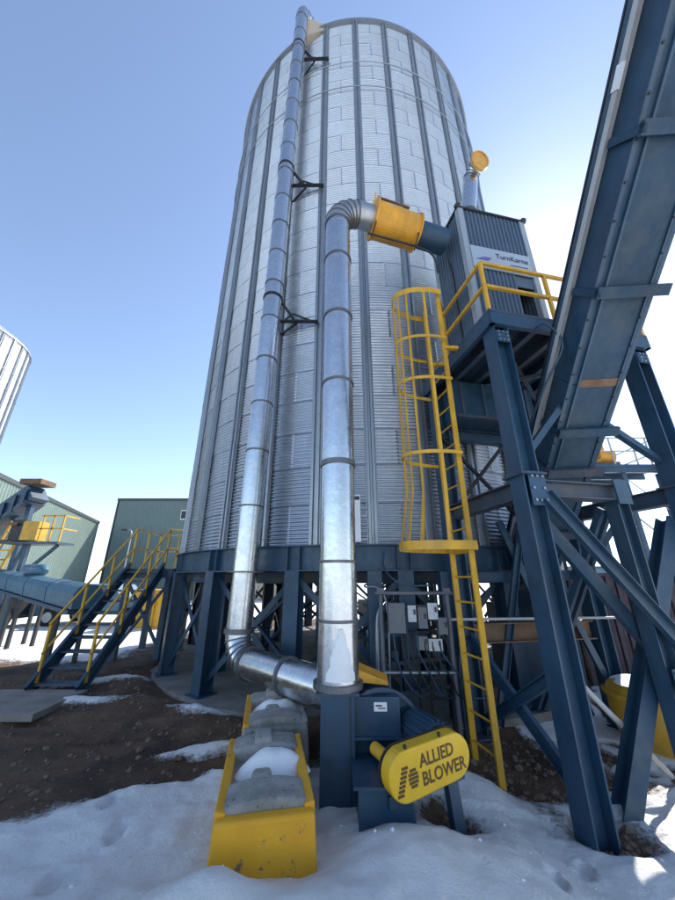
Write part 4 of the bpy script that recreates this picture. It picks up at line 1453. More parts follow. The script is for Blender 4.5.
def cblock(c_front, length, width, z0, z1, label, paint_front):
    """stackable block: painted shell on the flanks, bare top with crossing grooves, humps and lifting recess"""
    c0 = vec(c_front)
    t = thing('concrete_block', label, 'concrete block', V((c0.x, c0.y, z0)) + bdir * length / 2, 'concrete barrier blocks in a row')

    def P(a, b_, z):
        return c0 + bsid * a + bdir * b_ + V((0, 0, z))
    w = width / 2
    core = MB().obox(P(0, length / 2 + 0.035, (z0 + z1 - 0.085) / 2), bsid * (w - 0.035), bdir * (length / 2 - 0.040), V((0, 0, (z1 - 0.085 - z0) / 2))).build('core', M['concrete'], t)
    # low front face and flanks leaning inwards
    tp = 0.10
    fr_ = MB()
    fr_.add([P(-w - 0.02, -0.03, z0), P(w + 0.02, -0.03, z0), P(w - 0.02, 0.02, z1 - 0.03), P(-w + 0.02, 0.02, z1 - 0.03),
             P(-w - 0.02, 0.10, z0), P(w + 0.02, 0.10, z0), P(w - 0.02, 0.12, z1 - 0.03), P(-w + 0.02, 0.12, z1 - 0.03)],
            [(0, 1, 2, 3), (5, 4, 7, 6), (1, 5, 6, 2), (4, 0, 3, 7), (3, 2, 6, 7), (4, 5, 1, 0)])
    bevel(fr_.build('front_face', M['painted'] if paint_front else M['concrete'], t), 0.025, 3)
    for s in (-1, 1):
        sd_ = MB()
        x_o, x_i = s * (w + 0.02), s * (w - 0.10)
        sd_.add([P(x_o, 0.09, z0), P(x_i, 0.09, z0), P(s * (w - 0.085), 0.09, z1 - 0.015), P(s * (w - 0.015), 0.09, z1),
                 P(x_o, length, z0), P(x_i, length, z0), P(s * (w - 0.085), length, z1 - 0.015), P(s * (w - 0.015), length, z1)],
                [(0, 1, 2, 3), (7, 6, 5, 4), (0, 4, 5, 1), (1, 5, 6, 2), (2, 6, 7, 3), (3, 7, 4, 0)] if s > 0 else
                [(3, 2, 1, 0), (4, 5, 6, 7), (1, 5, 4, 0), (2, 6, 5, 1), (3, 7, 6, 2), (0, 4, 7, 3)])
        bevel(sd_.build('flank', M['painted'] if (paint_front or s < 0) else M['concrete'], t), 0.012, 2)
    # bare concrete top: arched bars across a sunken bed, with knobs
    def arch(q0, q1, base_h, top_h, pw, nm):
        pr = []
        nseg = 16
        for i in range(nseg + 1):
            a_ = -w + 0.055 + (2 * w - 0.11) * i / nseg
            pr.append((a_, z1 - base_h + (base_h - top_h) * math.sin(math.pi * (0.08 + 0.84 * i / nseg)) ** pw))
        poly = [P(a_, q0, zz) for a_, zz in pr] + [P(w - 0.055, q0, z1 - 0.22), P(-w + 0.055, q0, z1 - 0.22)]
        return bevel(MB().poly_prism(poly, bdir * (q1 - q0)).build(nm, M['concrete'], t), 0.035, 3)
    arch(0.105, 0.42, 0.05, -0.03, 0.5, 'arched_bar')
    arch(length - 0.30, length - 0.01, 0.03, -0.035, 0.4, 'arched_bar')
    for (a_, q, hw, hl, zz) in ((-0.02, length - 0.15, 0.075, 0.16, z1 + 0.075), (-0.03, 0.46, 0.07, 0.11, z1 + 0.03)):
        kb_ = MB()
        kb_.add([P(a_ - hw * 1.35, q - hl, z1 - 0.16), P(a_ + hw * 1.35, q - hl, z1 - 0.16), P(a_ + hw * 1.35, q + hl, z1 - 0.16), P(a_ - hw * 1.35, q + hl, z1 - 0.16),
                 P(a_ - hw, q - hl * 0.7, zz), P(a_ + hw, q - hl * 0.7, zz), P(a_ + hw, q + hl * 0.7, zz), P(a_ - hw, q + hl * 0.7, zz)],
                [(3, 2, 1, 0), (4, 5, 6, 7), (0, 1, 5, 4), (1, 2, 6, 5), (2, 3, 7, 6), (3, 0, 4, 7)])
        bevel(kb_.build('knob', M['concrete'], t), 0.03, 3)
    lp = []
    for i in range(9):
        a_ = math.pi * i / 8
        lp.append(P(0.17 + 0.05 * math.cos(a_), 0.33, z1 - 0.13 + 0.10 * math.sin(a_)))
    MB().tube(lp, 0.013, 8).build('lifting_loop', M['rust'], t)
    return t


def snow_cap(name, c, rx, ry, h, label, rot=0.0, seed=1, parent=None):
    rs = random.Random(seed)
    mb = MB()
    n, m = 26, 7
    ph = [rs.uniform(0, 6.28) for _ in range(4)]
    vs = []
    for j in range(m):
        f = 1 - j / (m - 1)
        for i in range(n):
            a = 2 * math.pi * i / n
            k = 1 + 0.13 * math.sin(2 * a + ph[0]) + 0.09 * math.sin(3 * a + ph[1]) + 0.06 * math.sin(5 * a + ph[2])
            x, y = math.cos(a) * rx * k * f, math.sin(a) * ry * k * f
            zz = h * (1 - f ** 2.6) + 0.012 * math.sin(7 * x / rx + ph[3]) * (1 - f)
            vs.append(vec(c) + V((x * math.cos(rot) - y * math.sin(rot), x * math.sin(rot) + y * math.cos(rot), zz)))
    fs = [(j * n + i, j * n + (i + 1) % n, (j + 1) * n + (i + 1) % n, (j + 1) * n + i) for j in range(m - 1) for i in range(n)]
    mb.add(vs, fs, True)
    if parent is not None:
        return mb.build(name, M['snow'], parent)
    o = mb.build(name, M['snow'], None, c)
    tag(o, label, 'snow', 'snow lying on things')
    return o


BZ0, BZ1 = -0.16, 0.49
bf = V((-0.455, 2.84, 0))
cblock(bf, 1.20, 0.68, BZ0, BZ1, 'nearest concrete block with a yellow painted front face and snow in its top', True)
bf2 = bf + bdir * 1.26 + bsid * 0.10
cblock(bf2, 1.05, 0.68, BZ0, BZ1 + 0.05, 'bare grey concrete block right behind the yellow fronted one', False)
bc = bf + bdir * 0.76 + bsid * 0.06
snow_cap('snow_patch', (bc.x, bc.y, BZ1 - 0.10), 0.27, 0.22, 0.15, 'snow lying in the hollow of the yellow fronted concrete block', 0.2, 3)
bc = bf2 + bdir * 0.62 + bsid * 0.03
snow_cap('snow_patch', (bc.x, bc.y, BZ1 - 0.05), 0.26, 0.17, 0.14, 'snow lying on top of the bare grey concrete block', 0.2, 8)

# ------------------------------------------------------------------ electrical rack under the silo edge
er = thing('electrical_rack', 'pipe rack with grey switch boxes and cables between the duct and the ladder', 'electrical rack', (0.85, 5.2, 0.0))
for x in (0.60, 1.52):
    MB().tube([(x, 5.15, -0.1), (x, 5.15, 1.72)], 0.028, 12).build('post', M['boxgrey'], er)
    MB().box((x, 5.15, 1.74), (0.10, 0.08, 0.05)).build('clamp', M['boxgrey'], er)
MB().tube([(0.52, 5.13, 1.70), (1.60, 5.13, 1.70)], 0.024, 12).build('cross_rail', M['boxgrey'], er)
MB().tube([(0.60, 5.13, 0.75), (1.54, 5.13, 0.75)], 0.024, 12).build('cross_rail', M['galv_dark'], er)
MB().box((0.79, 5.08, 1.40), (0.22, 0.14, 0.36)).build('junction_box', M['boxgrey'], er)
for i, (x, z, w, h) in enumerate(((1.00, 1.45, 0.11, 0.20), (1.14, 1.40, 0.12, 0.26), (1.28, 1.48, 0.13, 0.20), (1.12, 1.10, 0.12, 0.16), (1.28, 1.08, 0.18, 0.14), (1.40, 1.30, 0.12, 0.20))):
    bx_ = MB().box((x, 5.10, z), (w, 0.12, h)).build('switch_box', M['boxgrey'] if i % 2 else M['galv_dark'], er)
    MB().box((x + w * 0.3, 5.03, z + 0.02), (0.02, 0.03, 0.06)).build('lever', M['black'], bx_)
for i in range(7):
    x = 0.74 + 0.10 * i
    MB().tube(smooth_path([(x, 5.06, 1.20), (x + 0.02, 5.04, 0.98), (x + 0.10 + 0.02 * i, 5.06, 0.72), (x + 0.30, 5.12, 0.50), (x + 0.6, 5.3, 0.42)]), 0.012, 7).build('cable', M['black'] if i % 3 else M['blue_light'], er)
MB().tube(smooth_path([(0.75, 5.72, 2.30), (0.72, 5.60, 2.05), (0.86, 5.30, 1.85), (1.05, 5.15, 1.80), (1.30, 5.15, 1.80)]), 0.014, 8).build('cable', M['blue_light'], er)
for (x, y) in ((0.58, 5.75), (1.72, 5.78)):
    MB().ibeam((x, y, CB), (x, y, 1.995), 0.22, 0.22, up=(0, 1, 0)).build('strut_post', M['blue'], er)

rsr = random.Random(5)
for k in range(9):
    x = 0.55 + 0.14 * k
    z_ = rsr.uniform(0.9, 1.85)
    MB().tube(smooth_path([(x, 5.42, -0.05), (x + 0.02, 5.42, z_ - 0.2), (x + rsr.uniform(-0.3, 0.3), 5.55, z_), (x + rsr.uniform(-0.5, 0.5), 6.1, z_ + 0.05)]), rsr.choice((0.014, 0.02, 0.03)), 8).build('conduit', rsr.choice((M['black'], M['blue'], M['galv_dark'])), er)
for k in range(4):
    MB().bar((0.35 + 0.1 * k, 5.5 + 0.05 * k, 0.35 + 0.38 * k), (1.75, 5.62 + 0.05 * k, 0.5 + 0.33 * k), 0.04, 0.05).build('strut', M['blue_rust'], er)

# feed trough under the silo
ft = thing('unloading_trough', 'dark unloading trough running under the silo floor', 'conveyor', (1.0, 9.0, 0.04))
MB().box((1.0, 10.0, 0.95), (0.55, 6.6, 0.45)).build('trough', M['blue_rust'], ft)
for y in (7.4, 9.2, 11.0, 12.8):
    for s in (-1, 1):
        MB().bar((1.0 + s * 0.22, y, 0.035), (1.0 + s * 0.22, y, 0.725), 0.08, 0.08).build('leg', M['blue'], ft)

# ------------------------------------------------------------------ stair to the silo deck
st = thing('steel_stair', 'navy steel stair with yellow handrails beside the silo, at left', 'stair', (-4.95, 7.0, 0.0))
X0, X1 = -5.38, -4.50
YB, YT, ZT = 7.05, 9.35, 2.12
nst = 10
sdir = V((0, YT - YB, ZT)).normalized()
for x in (X0, X1):
    MB().prof(V((x, YB - 0.05, 0.04)), V((x, YT + 0.02, ZT + 0.06)), [(-0.03, -0.13), (0.03, -0.13), (0.03, -0.12), (-0.018, -0.12), (-0.018, 0.12), (0.03, 0.12), (0.03, 0.13), (-0.03, 0.13)]).build('stringer', M['blue'], st)
    for r, w in ((1.0, 0.034), (0.52, 0.030)):
        MB().bar((x, YB + 0.05, r + 0.08), (x, YT, ZT + r), w, w).build('handrail', M['yellow'], st)
    for q in (0.04, 0.36, 0.68, 1.0):
        yy = YB + (YT - YB) * q
        MB().bar((x, yy, ZT * q + 0.06), (x, yy, ZT * q + 1.02), 0.042, 0.042).build('rail_post', M['yellow'], st)
for k in range(nst):
    q = (k + 0.6) / nst
    MB().box(((X0 + X1) / 2, YB + (YT - YB) * q, ZT * q), (X1 - X0 - 0.05, 0.23, 0.035)).build('tread', M['blue_rust'], st)
# landing
MB().box((-4.85, 10.05, ZT - 0.02), (1.20, 1.42, 0.04)).build('landing', M['blue_rust'], st)
for (p, q) in (((-5.45, 9.34), (-4.25, 9.34)), ((-5.45, 10.76), (-4.25, 10.76)), ((-5.45, 9.34), (-5.45, 10.76)), ((-4.25, 9.34), (-4.25, 10.76))):
    MB().bar((p[0], p[1], ZT - 0.13), (q[0], q[1], ZT - 0.13), 0.07, 0.18).build('landing_beam', M['blue'], st)
for x in (-5.40, -4.35):
    for y in (9.40, 10.70):
        MB().bar((x, y, -0.03), (x, y, ZT - 0.22), 0.13, 0.13, up=(0, 1, 0)).build('landing_leg', M['blue'], st)
MB().bar((-5.40, 9.40, 0.3), (-5.40, 10.70, 1.8), 0.06, 0.06).build('brace', M['blue'], st)
MB().bar((-5.40, 9.40, 1.8), (-4.35, 9.40, 0.3), 0.06, 0.06).build('brace', M['blue'], st)
MB().bar((-4.35, 9.44, 1.8), (-5.40, 9.44, 0.3), 0.06, 0.06).build('brace', M['blue'], st)
for r in (1.0, 0.52):
    MB().bar((-5.42, 9.38, ZT + r), (-5.42, 10.72, ZT + r), 0.04, 0.04).build('handrail', M['yellow'], st)
    MB().bar((-5.42, 10.72, ZT + r), (-4.30, 10.72, ZT + r), 0.04, 0.04).build('handrail', M['yellow'], st)
    MB().bar((-4.50, 9.36, ZT + r), (-4.05, 9.36, ZT + r * 0.98), 0.04, 0.04).build('handrail', M['yellow'], st)
for (x, y) in ((-5.42, 10.72), (-4.85, 10.72), (-4.30, 10.72), (-5.42, 10.05), (-4.08, 9.36)):
    MB().bar((x, y, ZT + 0.002), (x, y, ZT + 1.0), 0.04, 0.04, up=(0, 1, 0)).build('rail_post', M['yellow'], st)
o = MB().box((-5.1, 6.45, 0.03), (1.5, 1.15, 0.09)).build('stair_pad', M['slab'])
tag(o, 'grey concrete pad lying at the foot of the steel stair', 'slab')

# ------------------------------------------------------------------ pale blue conveyor at left
tr = thing('trough_conveyor', 'pale blue covered trough conveyor running behind the stair at left', 'conveyor', (-8.5, 10.8, 0.0))
q0, q1 = V((-13.6, 14.2, 1.74)), V((-5.9, 8.75, 1.22))
hood = [(-0.36, 0.0), (0.36, 0.0), (0.40, 0.42), (0.30, 0.60), (0.10, 0.68), (-0.10, 0.68), (-0.30, 0.60), (-0.40, 0.42)]
hood = [(x_ * 0.78, z_ * 0.78) for x_, z_ in hood]
for k in range(5):
    a_, b_ = q0 + (q1 - q0) * (k / 5 + 0.001), q0 + (q1 - q0) * ((k + 1) / 5 - 0.001)
    MB().prof(a_, b_, hood).build('hood_section', M['trough'], tr)
for k in range(1, 5):
    a_ = q0 + (q1 - q0) * k / 5
    dn = (q1 - q0).normalized() * 0.03
    MB().prof(a_ - dn, a_ + dn, [(x * 1.05, (z - 0.3) * 1.06 + 0.3) for x, z in hood]).build('joint_collar', M['trough'], tr)
MB().bar(q0 + V((0, 0, -0.06)), q1 + V((0, 0, -0.06)), 0.68, 0.08).build('bed_rail', M['blue_light'], tr)
for q in (0.18, 0.52, 0.60, 0.93):
    p = q0 + (q1 - q0) * q
    for s in (-0.3, 0.3):
        MB().bar((p.x + s * 0.5, p.y + s * 0.8, gh(p.x, p.y) - 0.05), (p.x + s * 0.5, p.y + s * 0.8, p.z - 0.09), 0.08, 0.08, up=(0, 1, 0)).build('leg', M['black'], tr)
p = q0 + (q1 - q0) * 0.55 + V((0, 0, 0.48))
mt_ = MB().tube([p + V((-0.45, 0.15, 0.14)), p + V((-0.35, 0.1, 0.2)), p + V((0.30, -0.12, 0.2)), p + V((0.42, -0.16, 0.12))], [0.10, 0.17, 0.17, 0.10], 20)
mt_.build('drive_cover', M['trough'], tr)

# ------------------------------------------------------------------ buildings at left
def siding_building(name, label, cat, pts, z1, mat, base, pitch=0.30, roofmat='trim', rise=0.0):
    """plan polygon (counter clockwise), ribbed walls"""
    pts = [V((p[0], p[1], 0)) for p in pts]
    t = thing(name, label, cat, base)
    n = len(pts)
    for i in range(n):
        a_, b_ = pts[i], pts[(i + 1) % n]
        d_ = (b_ - a_).normalized()
        nr = V((d_.y, -d_.x, 0))
        corrugated(MB(), a_, b_, -0.3, z1, nr, pitch, 0.035).build('wall', mat, t)
        MB().obox((a_ + b_) / 2 + nr * 0.03 + V((0, 0, z1)), d_ * ((b_ - a_).length / 2 + 0.10), nr * 0.10, V((0, 0, 0.12))).build('eave_trim', M['trim'], t)
        MB().bar(a_ + nr * 0.02 + V((0, 0, -0.3)), a_ + nr * 0.02 + V((0, 0, z1 - 0.13)), 0.14, 0.14, up=nr).build('corner_trim', M['trim'], t)
    MB().poly_prism([p + V((0, 0, z1 + 0.02)) for p in pts], (0, 0, 0.06)).build('roof', M[roofmat], t)
    return t


b1_ = siding_building('metal_warehouse', 'sage green ribbed warehouse at far left, behind the raised conveyor', 'building',
                      [(-17.6, 16.6), (-23.3, 33.5), (-38, 28), (-32, 11)][::-1], 6.95, M['siding'], (-25, 24, 0))
b2_ = siding_building('metal_shed', 'blue green ribbed shed with one small white framed window, beside the silo', 'building',
                      [(-23.4, 36.0), (-11.7, 36.0), (-11.7, 45.0), (-23.4, 45.0)], 9.75, M['siding2'], (-16.2, 40, 0))
wz = 8.1
w_ = MB().box((-15.9, 35.93, wz), (1.2, 0.10, 1.0)).build('window', M['white'], b2_)
MB().box((-16.19, 35.86, wz), (0.46, 0.05, 0.80)).build('pane', M['glass'], w_)
MB().box((-15.63, 35.86, wz), (0.46, 0.05, 0.80)).build('pane', M['white'], w_)

# raised conveyor and its ladder platform in front of the warehouse
rc = thing('raised_conveyor', 'navy conveyor slanting up across the sage green warehouse at left', 'conveyor', (-14.8, 14.9, 0))
r0, r1 = V((-17.0, 15.4, 2.70)), V((-13.35, 14.9, 5.45))
MB().prof(r0, r1, [(-0.4, -0.35), (0.4, -0.35), (0.4, 0.35), (-0.4, 0.35)]).build('gallery', M['blue'], rc)
MB().prof(r0 + V((0, -0.02, -0.42)), r1 + V((0, -0.02, -0.42)), [(-0.45, -0.06), (0.45, -0.06), (0.45, 0.06), (-0.45, 0.06)]).build('bed_rail', M['blue_light'], rc)
for k in range(5):
    p = r0 + (r1 - r0) * (0.45 + 0.12 * k)
    MB().bar(p + V((0.1, -0.45, 0.35)), p + V((0.1, -0.45, -0.40)), 0.06, 0.14, up=(0, 1, 0)).build('gallery_rib', M['blue_light'], rc)
MB().box((-13.55, 14.95, 5.90), (0.95, 0.85, 0.22)).build('head_box', M['rust'], rc)
MB().bar((-13.5, 14.9, -0.1), (-13.5, 14.9, 4.95), 0.2, 0.2, up=(0, 1, 0)).build('leg', M['blue'], rc)
MB().bar((-15.3, 15.0, -0.1), (-14.1, 15.0, 4.4), 0.16, 0.16).build('leg', M['blue'], rc)
lp = thing('ladder_platform', 'small yellow railed platform with a rusty yellow ladder before the green warehouse', 'platform', (-12.45, 14.0, 0))
for x in (-13.40, -12.80):
    MB().bar((x - 0.5, 13.9, 1.0), (x + 0.25, 13.9, 4.05), 0.07, 0.09).build('rail', M['yellow'], lp)
for k in range(9):
    q = k / 8.5
    MB().bar((-13.90 + 0.75 * q, 13.88, 1.15 + 3.0 * q), (-13.30 + 0.75 * q, 13.88, 1.15 + 3.0 * q), 0.05, 0.06).build('rung', M['yellow'], lp)
for k in range(4):
    q = 0.2 + 0.22 * k
    MB().bar((-14.00 + 0.75 * q, 13.5, 1.3 + 3.0 * q), (-13.20 + 0.75 * q, 13.5, 1.3 + 3.0 * q), 0.04, 0.12).build('cage_hoop', M['rust'], lp)
MB().box((-11.85, 13.9, 3.16), (2.2, 0.9, 0.08)).build('deck', M['blue'], lp)
MB().box((-12.00, 13.75, 3.62), (0.62, 0.5, 0.72)).build('control_box', M['yellow'], lp)
MB().box((-12.60, 13.85, 3.65), (0.5, 0.5, 0.8)).build('drive_housing', M['black'], lp)
for r in (1.0, 0.5):
    MB().bar((-11.65, 13.5, 3.2 + r), (-10.75, 13.5, 3.2 + r), 0.05, 0.05).build('handrail', M['yellow'], lp)
    MB().bar((-10.75, 13.5, 3.2 + r), (-10.75, 14.3, 3.2 + r), 0.05, 0.05).build('handrail', M['yellow'], lp)
for x in (-11.55, -11.15, -10.75):
    MB().bar((x, 13.5, 3.2), (x, 13.5, 4.2), 0.05, 0.05, up=(0, 1, 0)).build('rail_post', M['yellow'], lp)
MB().bar((-12.25, 13.9, -0.1), (-12.25, 13.9, 3.12), 0.16, 0.16, up=(0, 1, 0)).build('leg', M['blue'], lp)
MB().bar((-12.25, 13.9, 1.9), (-11.05, 13.9, 3.1), 0.10, 0.10).build('strut', M['blue'], lp)
MB().bar((-13.25, 13.9, -0.1), (-12.35, 13.9, 3.1), 0.10, 0.10).build('leg', M['blue'], lp)

# lamp post between the two buildings
lm = thing('yard_lamp', 'thin yard lamp post standing in the gap between the two green buildings', 'lamp', (-15.4, 26, 0))
MB().tube([(-15.4, 26, -0.2), (-15.4, 26, 5.0), (-15.5, 26, 5.25), (-15.8, 26, 5.3)], [0.06, 0.05, 0.04, 0.04], 8).build('pole', M['galv_dark'], lm)
MB().box((-15.95, 26, 5.27), (0.4, 0.2, 0.1)).build('lamp_head', M['black'], lm)

# ------------------------------------------------------------------ right background
gt = thing('service_gantry', 'distant railed service gantry on thin legs, seen between the tower columns', 'platform', (10.0, 12.0, 0))
MB().box((10.1, 12.2, 5.55), (2.6, 1.9, 0.10)).build('deck', M['blue_light'], gt)
for y in (11.3, 12.2, 13.1):
    MB().bar((8.8, y, 5.40), (11.4, y, 5.40), 0.10, 0.18).build('deck_beam', M['blue'], gt)
for x, y in ((9.95, 11.4), (9.95, 13.0), (11.2, 11.4), (11.2, 13.0)):
    MB().bar((x, y, -0.1), (x, y, 5.3), 0.14, 0.14, up=(0, 1, 0)).build('leg', M['blue_light'], gt)
MB().tube([(8.9, 11.4, 4.9), (11.2, 11.4, 2.6)], 0.03, 6).build('stay', M['grey'], gt)
MB().tube([(8.6, 11.4, 4.5), (10.0, 11.4, 3.4)], 0.03, 6).build('stay', M['grey'], gt)
MB().tube([(9.95, 11.4, 5.2), (11.2, 11.4, 4.0)], 0.02, 6).build('stay', M['grey'], gt)
MB().bar((9.95, 11.4, 2.1), (11.2, 11.4, 2.2), 0.08, 0.08).build('tie', M['blue_light'], gt)
MB().bar((9.95, 11.4, 2.1), (11.2, 11.4, 0.3), 0.05, 0.05).build('stay', M['blue_light'], gt)
for r in (1.0, 0.5):
    MB().bar((8.9, 11.28, 5.6 + r), (11.4, 11.28, 5.6 + r), 0.04, 0.04).build('handrail', M['grey'], gt)
    MB().bar((11.4, 11.28, 5.6 + r), (11.4, 13.1, 5.6 + r), 0.04, 0.04).build('handrail', M['grey'], gt)
for x in (8.9, 9.7, 10.5, 11.0, 11.4):
    MB().bar((x, 11.28, 5.6), (x, 11.28, 6.6), 0.04, 0.04, up=(0, 1, 0)).build('rail_post', M['grey'], gt)
for x in (11.05, 11.45):
    MB().bar((x, 11.15, 3.0), (x, 11.15, 6.2), 0.05, 0.05, up=(0, 1, 0)).build('ladder_rail', M['yellow'], gt)
for k in range(9):
    MB().bar((11.05, 11.15, 3.2 + 0.3 * k), (11.45, 11.15, 3.2 + 0.3 * k), 0.03, 0.03).build('ladder_rung', M['yellow'], gt)
dv = thing('drive_unit', 'yellow drive unit standing on the distant service gantry', 'motor', (9.75, 11.8, 5.6))
MB().box((9.75, 11.8, 5.70), (0.75, 0.5, 0.2)).build('base', M['rust'], dv)
MB().tube([(9.50, 11.8, 6.05), (10.05, 11.8, 6.05)], 0.27, 16).build('motor', M['orange'], dv)
MB().box((9.55, 11.8, 6.22), (0.34, 0.4, 0.45)).build('gearbox', M['orange'], dv)

# dark container
k0, k1 = V((4.75, 7.35, 0)), V((9.6, 5.75, 0))
kd = (k1 - k0).normalized()
kn = V((kd.y, -kd.x, 0))
if kn.y > 0:
    kn = -kn
kb = -kn * 1.7
ct = thing('storage_container', 'dark maroon ribbed storage container behind the right hand tower legs', 'container', (k0 + k1) / 2 + kb / 2)
for a_, b_, n_ in ((k0, k1, kn), (k0 + kb, k0, -kd), (k1, k1 + kb, kd), (k1 + kb, k0 + kb, -kn)):
    corrugated(MB(), a_, b_, -0.2, 1.92, n_, 0.16, 0.035).build('wall', M['maroon'], ct)
MB().poly_prism([k0 + V((0, 0, 1.9)), k1 + V((0, 0, 1.9)), k1 + kb + V((0, 0, 1.9)), k0 + kb + V((0, 0, 1.9))], (0, 0, 0.09)).build('roof', M['maroon'], ct)
for p in (k0, k1, k0 + kb, k1 + kb):
    MB().bar(p + V((0, 0, -0.2)), p + V((0, 0, 1.9)), 0.12, 0.12, up=kd).build('corner_post', M['maroon'], ct)

# yellow rounded bin behind the raking leg
yb = thing('grit_bin', 'yellow rounded grit bin with snow on its lid behind the raking tower leg', 'bin', (4.32, 5.62, -0.36))
prof_b = [(0.0, -0.05), (0.36, -0.05), (0.46, 0.10), (0.54, 0.45), (0.56, 0.80), (0.52, 0.92), (0.40, 0.97), (0.0, 0.98)]
MB().lathe((4.32, 5.62, -0.34), [(r_ * 0.88, z_ * 0.9) for r_, z_ in prof_b], 32).build('tub', M['yellow'], yb)
MB().lathe((4.32, 5.62, -0.34), [(0.485, 0.69), (0.53, 0.70), (0.53, 0.75), (0.485, 0.755)], 32, smooth=False).build('rim', M['yellow'], yb)
snow_cap('snow_patch', (4.32, 5.62, 0.515), 0.40, 0.38, 0.08, 'snow lying on the lid of the yellow rounded bin', 0.4, 11)

# sheds far behind the silo
for nm, lb, x, y, w, d, h, mt in (('storage_shed', 'low tan shed far behind the silo legs', -8.5, 36, 9, 6, 3.4, 'tan'),
                                  ('storage_shed', 'long low blue shed in the distance between the right tower legs', 38, 44, 24, 8, 3.0, 'trough')):
    t = siding_building(nm, lb, 'building', [(x - w / 2, y - d / 2), (x + w / 2, y - d / 2), (x + w / 2, y + d / 2), (x - w / 2, y + d / 2)], h, M[mt], (x, y, 0), 0.4)
    MB().box((x - w * 0.2, y - d / 2 - 0.05, 1.1), (2.2, 0.10, 2.3)).build('door', M['grey'], t)

yl = thing('yellow_skip', 'yellow steel skip standing beyond the stair and the silo legs', 'skip', (-7.4, 15.4, 0))
MB().poly_prism([(-8.2, 15.0, 1.35), (-6.6, 15.0, 1.35), (-6.85, 15.0, 0.0), (-7.95, 15.0, 0.0)], (0, 1.2, 0)).build('body', M['yellow'], yl)
MB().box((-7.4, 15.6, 1.40), (1.75, 1.35, 0.08)).build('rim', M['yellow'], yl)
MB().box((-7.4, 14.96, 0.65), (0.12, 0.06, 1.2)).build('rib', M['yellow'], yl)

# parked pickup beyond the stair
pk = thing('parked_pickup', 'pale blue pickup truck parked beyond the stair', 'pickup truck', (-10.2, 16.0, 0))
px, py_ = -10.4, 16.6
bd = [(-2.6, 0.45), (2.6, 0.45), (2.65, 0.75), (2.55, 1.02), (1.25, 1.10), (0.75, 1.62), (-0.70, 1.65), (-0.95, 1.08), (-2.6, 1.06)]
bevel(MB().poly_prism([(px + a_, py_ - 0.9, z_) for a_, z_ in bd], (0, 1.8, 0)).build('body', M['trough'], pk), 0.06, 2)
for sx in (-0.62, 0.16):
    MB().poly_prism([(px + sx + 0.02, py_ - 0.905, 1.12), (px + sx + 0.66, py_ - 0.905, 1.12), (px + sx + 0.5, py_ - 0.905, 1.55), (px + sx + 0.02, py_ - 0.905, 1.55)], (0, -0.01, 0)).build('side_window', M['glass'], pk)
for sx in (-1.65, 1.65):
    for sy in (-0.86, 0.86):
        wh = MB().lathe((px + sx, py_ + sy, 0.36), [(0.0, -0.11), (0.30, -0.11), (0.37, -0.06), (0.37, 0.06), (0.30, 0.11), (0.0, 0.11)], 20, axis=(0, 1, 0)).build('wheel', M['rubber'], pk)
        MB().lathe((px + sx, py_ + sy, 0.36), [(0.0, -0.125), (0.2, -0.12), (0.2, 0.12), (0.0, 0.125)], 16, smooth=False, axis=(0, 1, 0)).build('rim', M['grey'], wh)

# dark plant at far left under the conveyor
mc = thing('parked_machine', 'dark machine parked at the left edge under the pale blue conveyor', 'machine', (-14.2, 15.6, 0))
bevel(MB().box((-14.2, 15.8, 0.75), (2.6, 1.6, 0.8)).build('chassis', M['black'], mc), 0.08, 2)
bevel(MB().box((-14.9, 15.8, 1.45), (1.0, 1.4, 0.7)).build('cab', M['grey'], mc), 0.08, 2)
for sx in (-0.8, 0.8):
    MB().lathe((-14.2 + sx, 14.95, 0.42), [(0.0, -0.15), (0.36, -0.15), (0.44, -0.08), (0.44, 0.08), (0.36, 0.15), (0.0, 0.15)], 20, axis=(0, 1, 0)).build('wheel', M['rubber'], mc)


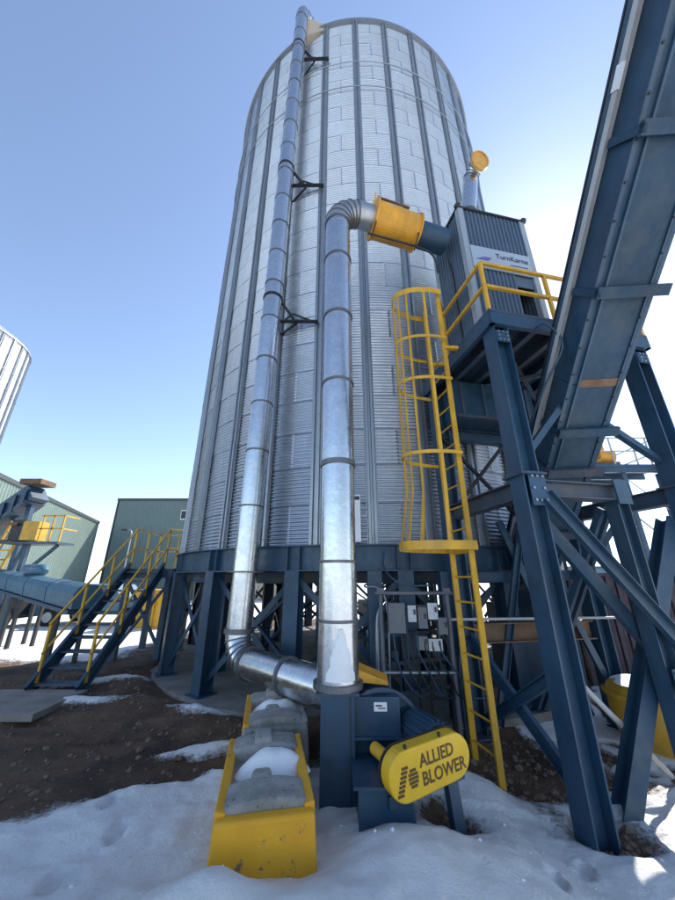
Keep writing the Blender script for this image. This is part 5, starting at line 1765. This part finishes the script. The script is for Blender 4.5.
# ------------------------------------------------------------------ loose stuff on the ground
def pebbles(name, count, area, want_snow, mat, label, smin, smax, seed):
    rs = np.random.default_rng(seed)
    base = [(0, 0, 1), (0.9, 0, 0.3), (0.28, 0.85, 0.3), (-0.72, 0.53, 0.3), (-0.72, -0.53, 0.3), (0.28, -0.85, 0.3),
            (0.72, 0.53, -0.4), (-0.28, 0.85, -0.4), (-0.9, 0, -0.4), (-0.28, -0.85, -0.4), (0.72, -0.53, -0.4)]
    fc = [(0, 1, 2), (0, 2, 3), (0, 3, 4), (0, 4, 5), (0, 5, 1), (1, 6, 2), (2, 6, 7), (2, 7, 3), (3, 7, 8), (3, 8, 4), (4, 8, 9), (4, 9, 5), (5, 9, 10), (5, 10, 1), (1, 10, 6)]
    X = rs.uniform(area[0], area[1], count * 4)
    Y = rs.uniform(area[2], area[3], count * 4)
    h, s = ground_fields(X, Y)
    rd = np.hypot(X - SILO_C.x, Y - SILO_C.y)
    ok = ((s > 0.35) if want_snow else (s < 0.55)) & (rd > 5.7)
    X, Y, h = X[ok][:count], Y[ok][:count], h[ok][:count]
    mb = MB()
    for x, y, z in zip(X, Y, h):
        sz = smin + (smax - smin) * rs.random() ** 5
        j = rs.uniform(0.65, 1.3, (11, 3))
        a = rs.random() * 6.28
        ca, sa = math.cos(a), math.sin(a)
        vs = []
        for k, (p, q, r) in enumerate(base):
            p, q, r = p * j[k, 0] * sz, q * j[k, 1] * sz, r * j[k, 2] * sz * 0.7
            vs.append((x + p * ca - q * sa, y + p * sa + q * ca, z + r + sz * 0.15))
        mb.add(vs, fc)
    o = mb.build(name, mat)
    o['kind'] = 'stuff'
    o['label'] = label
    o['category'] = 'gravel' if not want_snow else 'snow'
    return o


M['stone'] = paint('brown stones', (0.15, 0.10, 0.066), 0.9, 0.5, 12, (0.2, 0.17, 0.14), 0.6, bump=0.3)
pebbles('gravel', 2200, (-6.5, -0.7, 3.4, 8.8), False, M['stone'], 'loose brown clods and stones strewn over the bare soil', 0.004, 0.045, 4)
pebbles('rubble', 1200, (0.9, 5.5, 3.2, 6.6), False, M['stone'], 'loose dark stones around the tower feet', 0.01, 0.06, 5)
pebbles('snow_crumbs', 260, (-3.5, 3.5, 2.0, 5.0), True, M['snow'], 'small crumbs of crusted snow scattered over the foreground', 0.003, 0.022, 6)
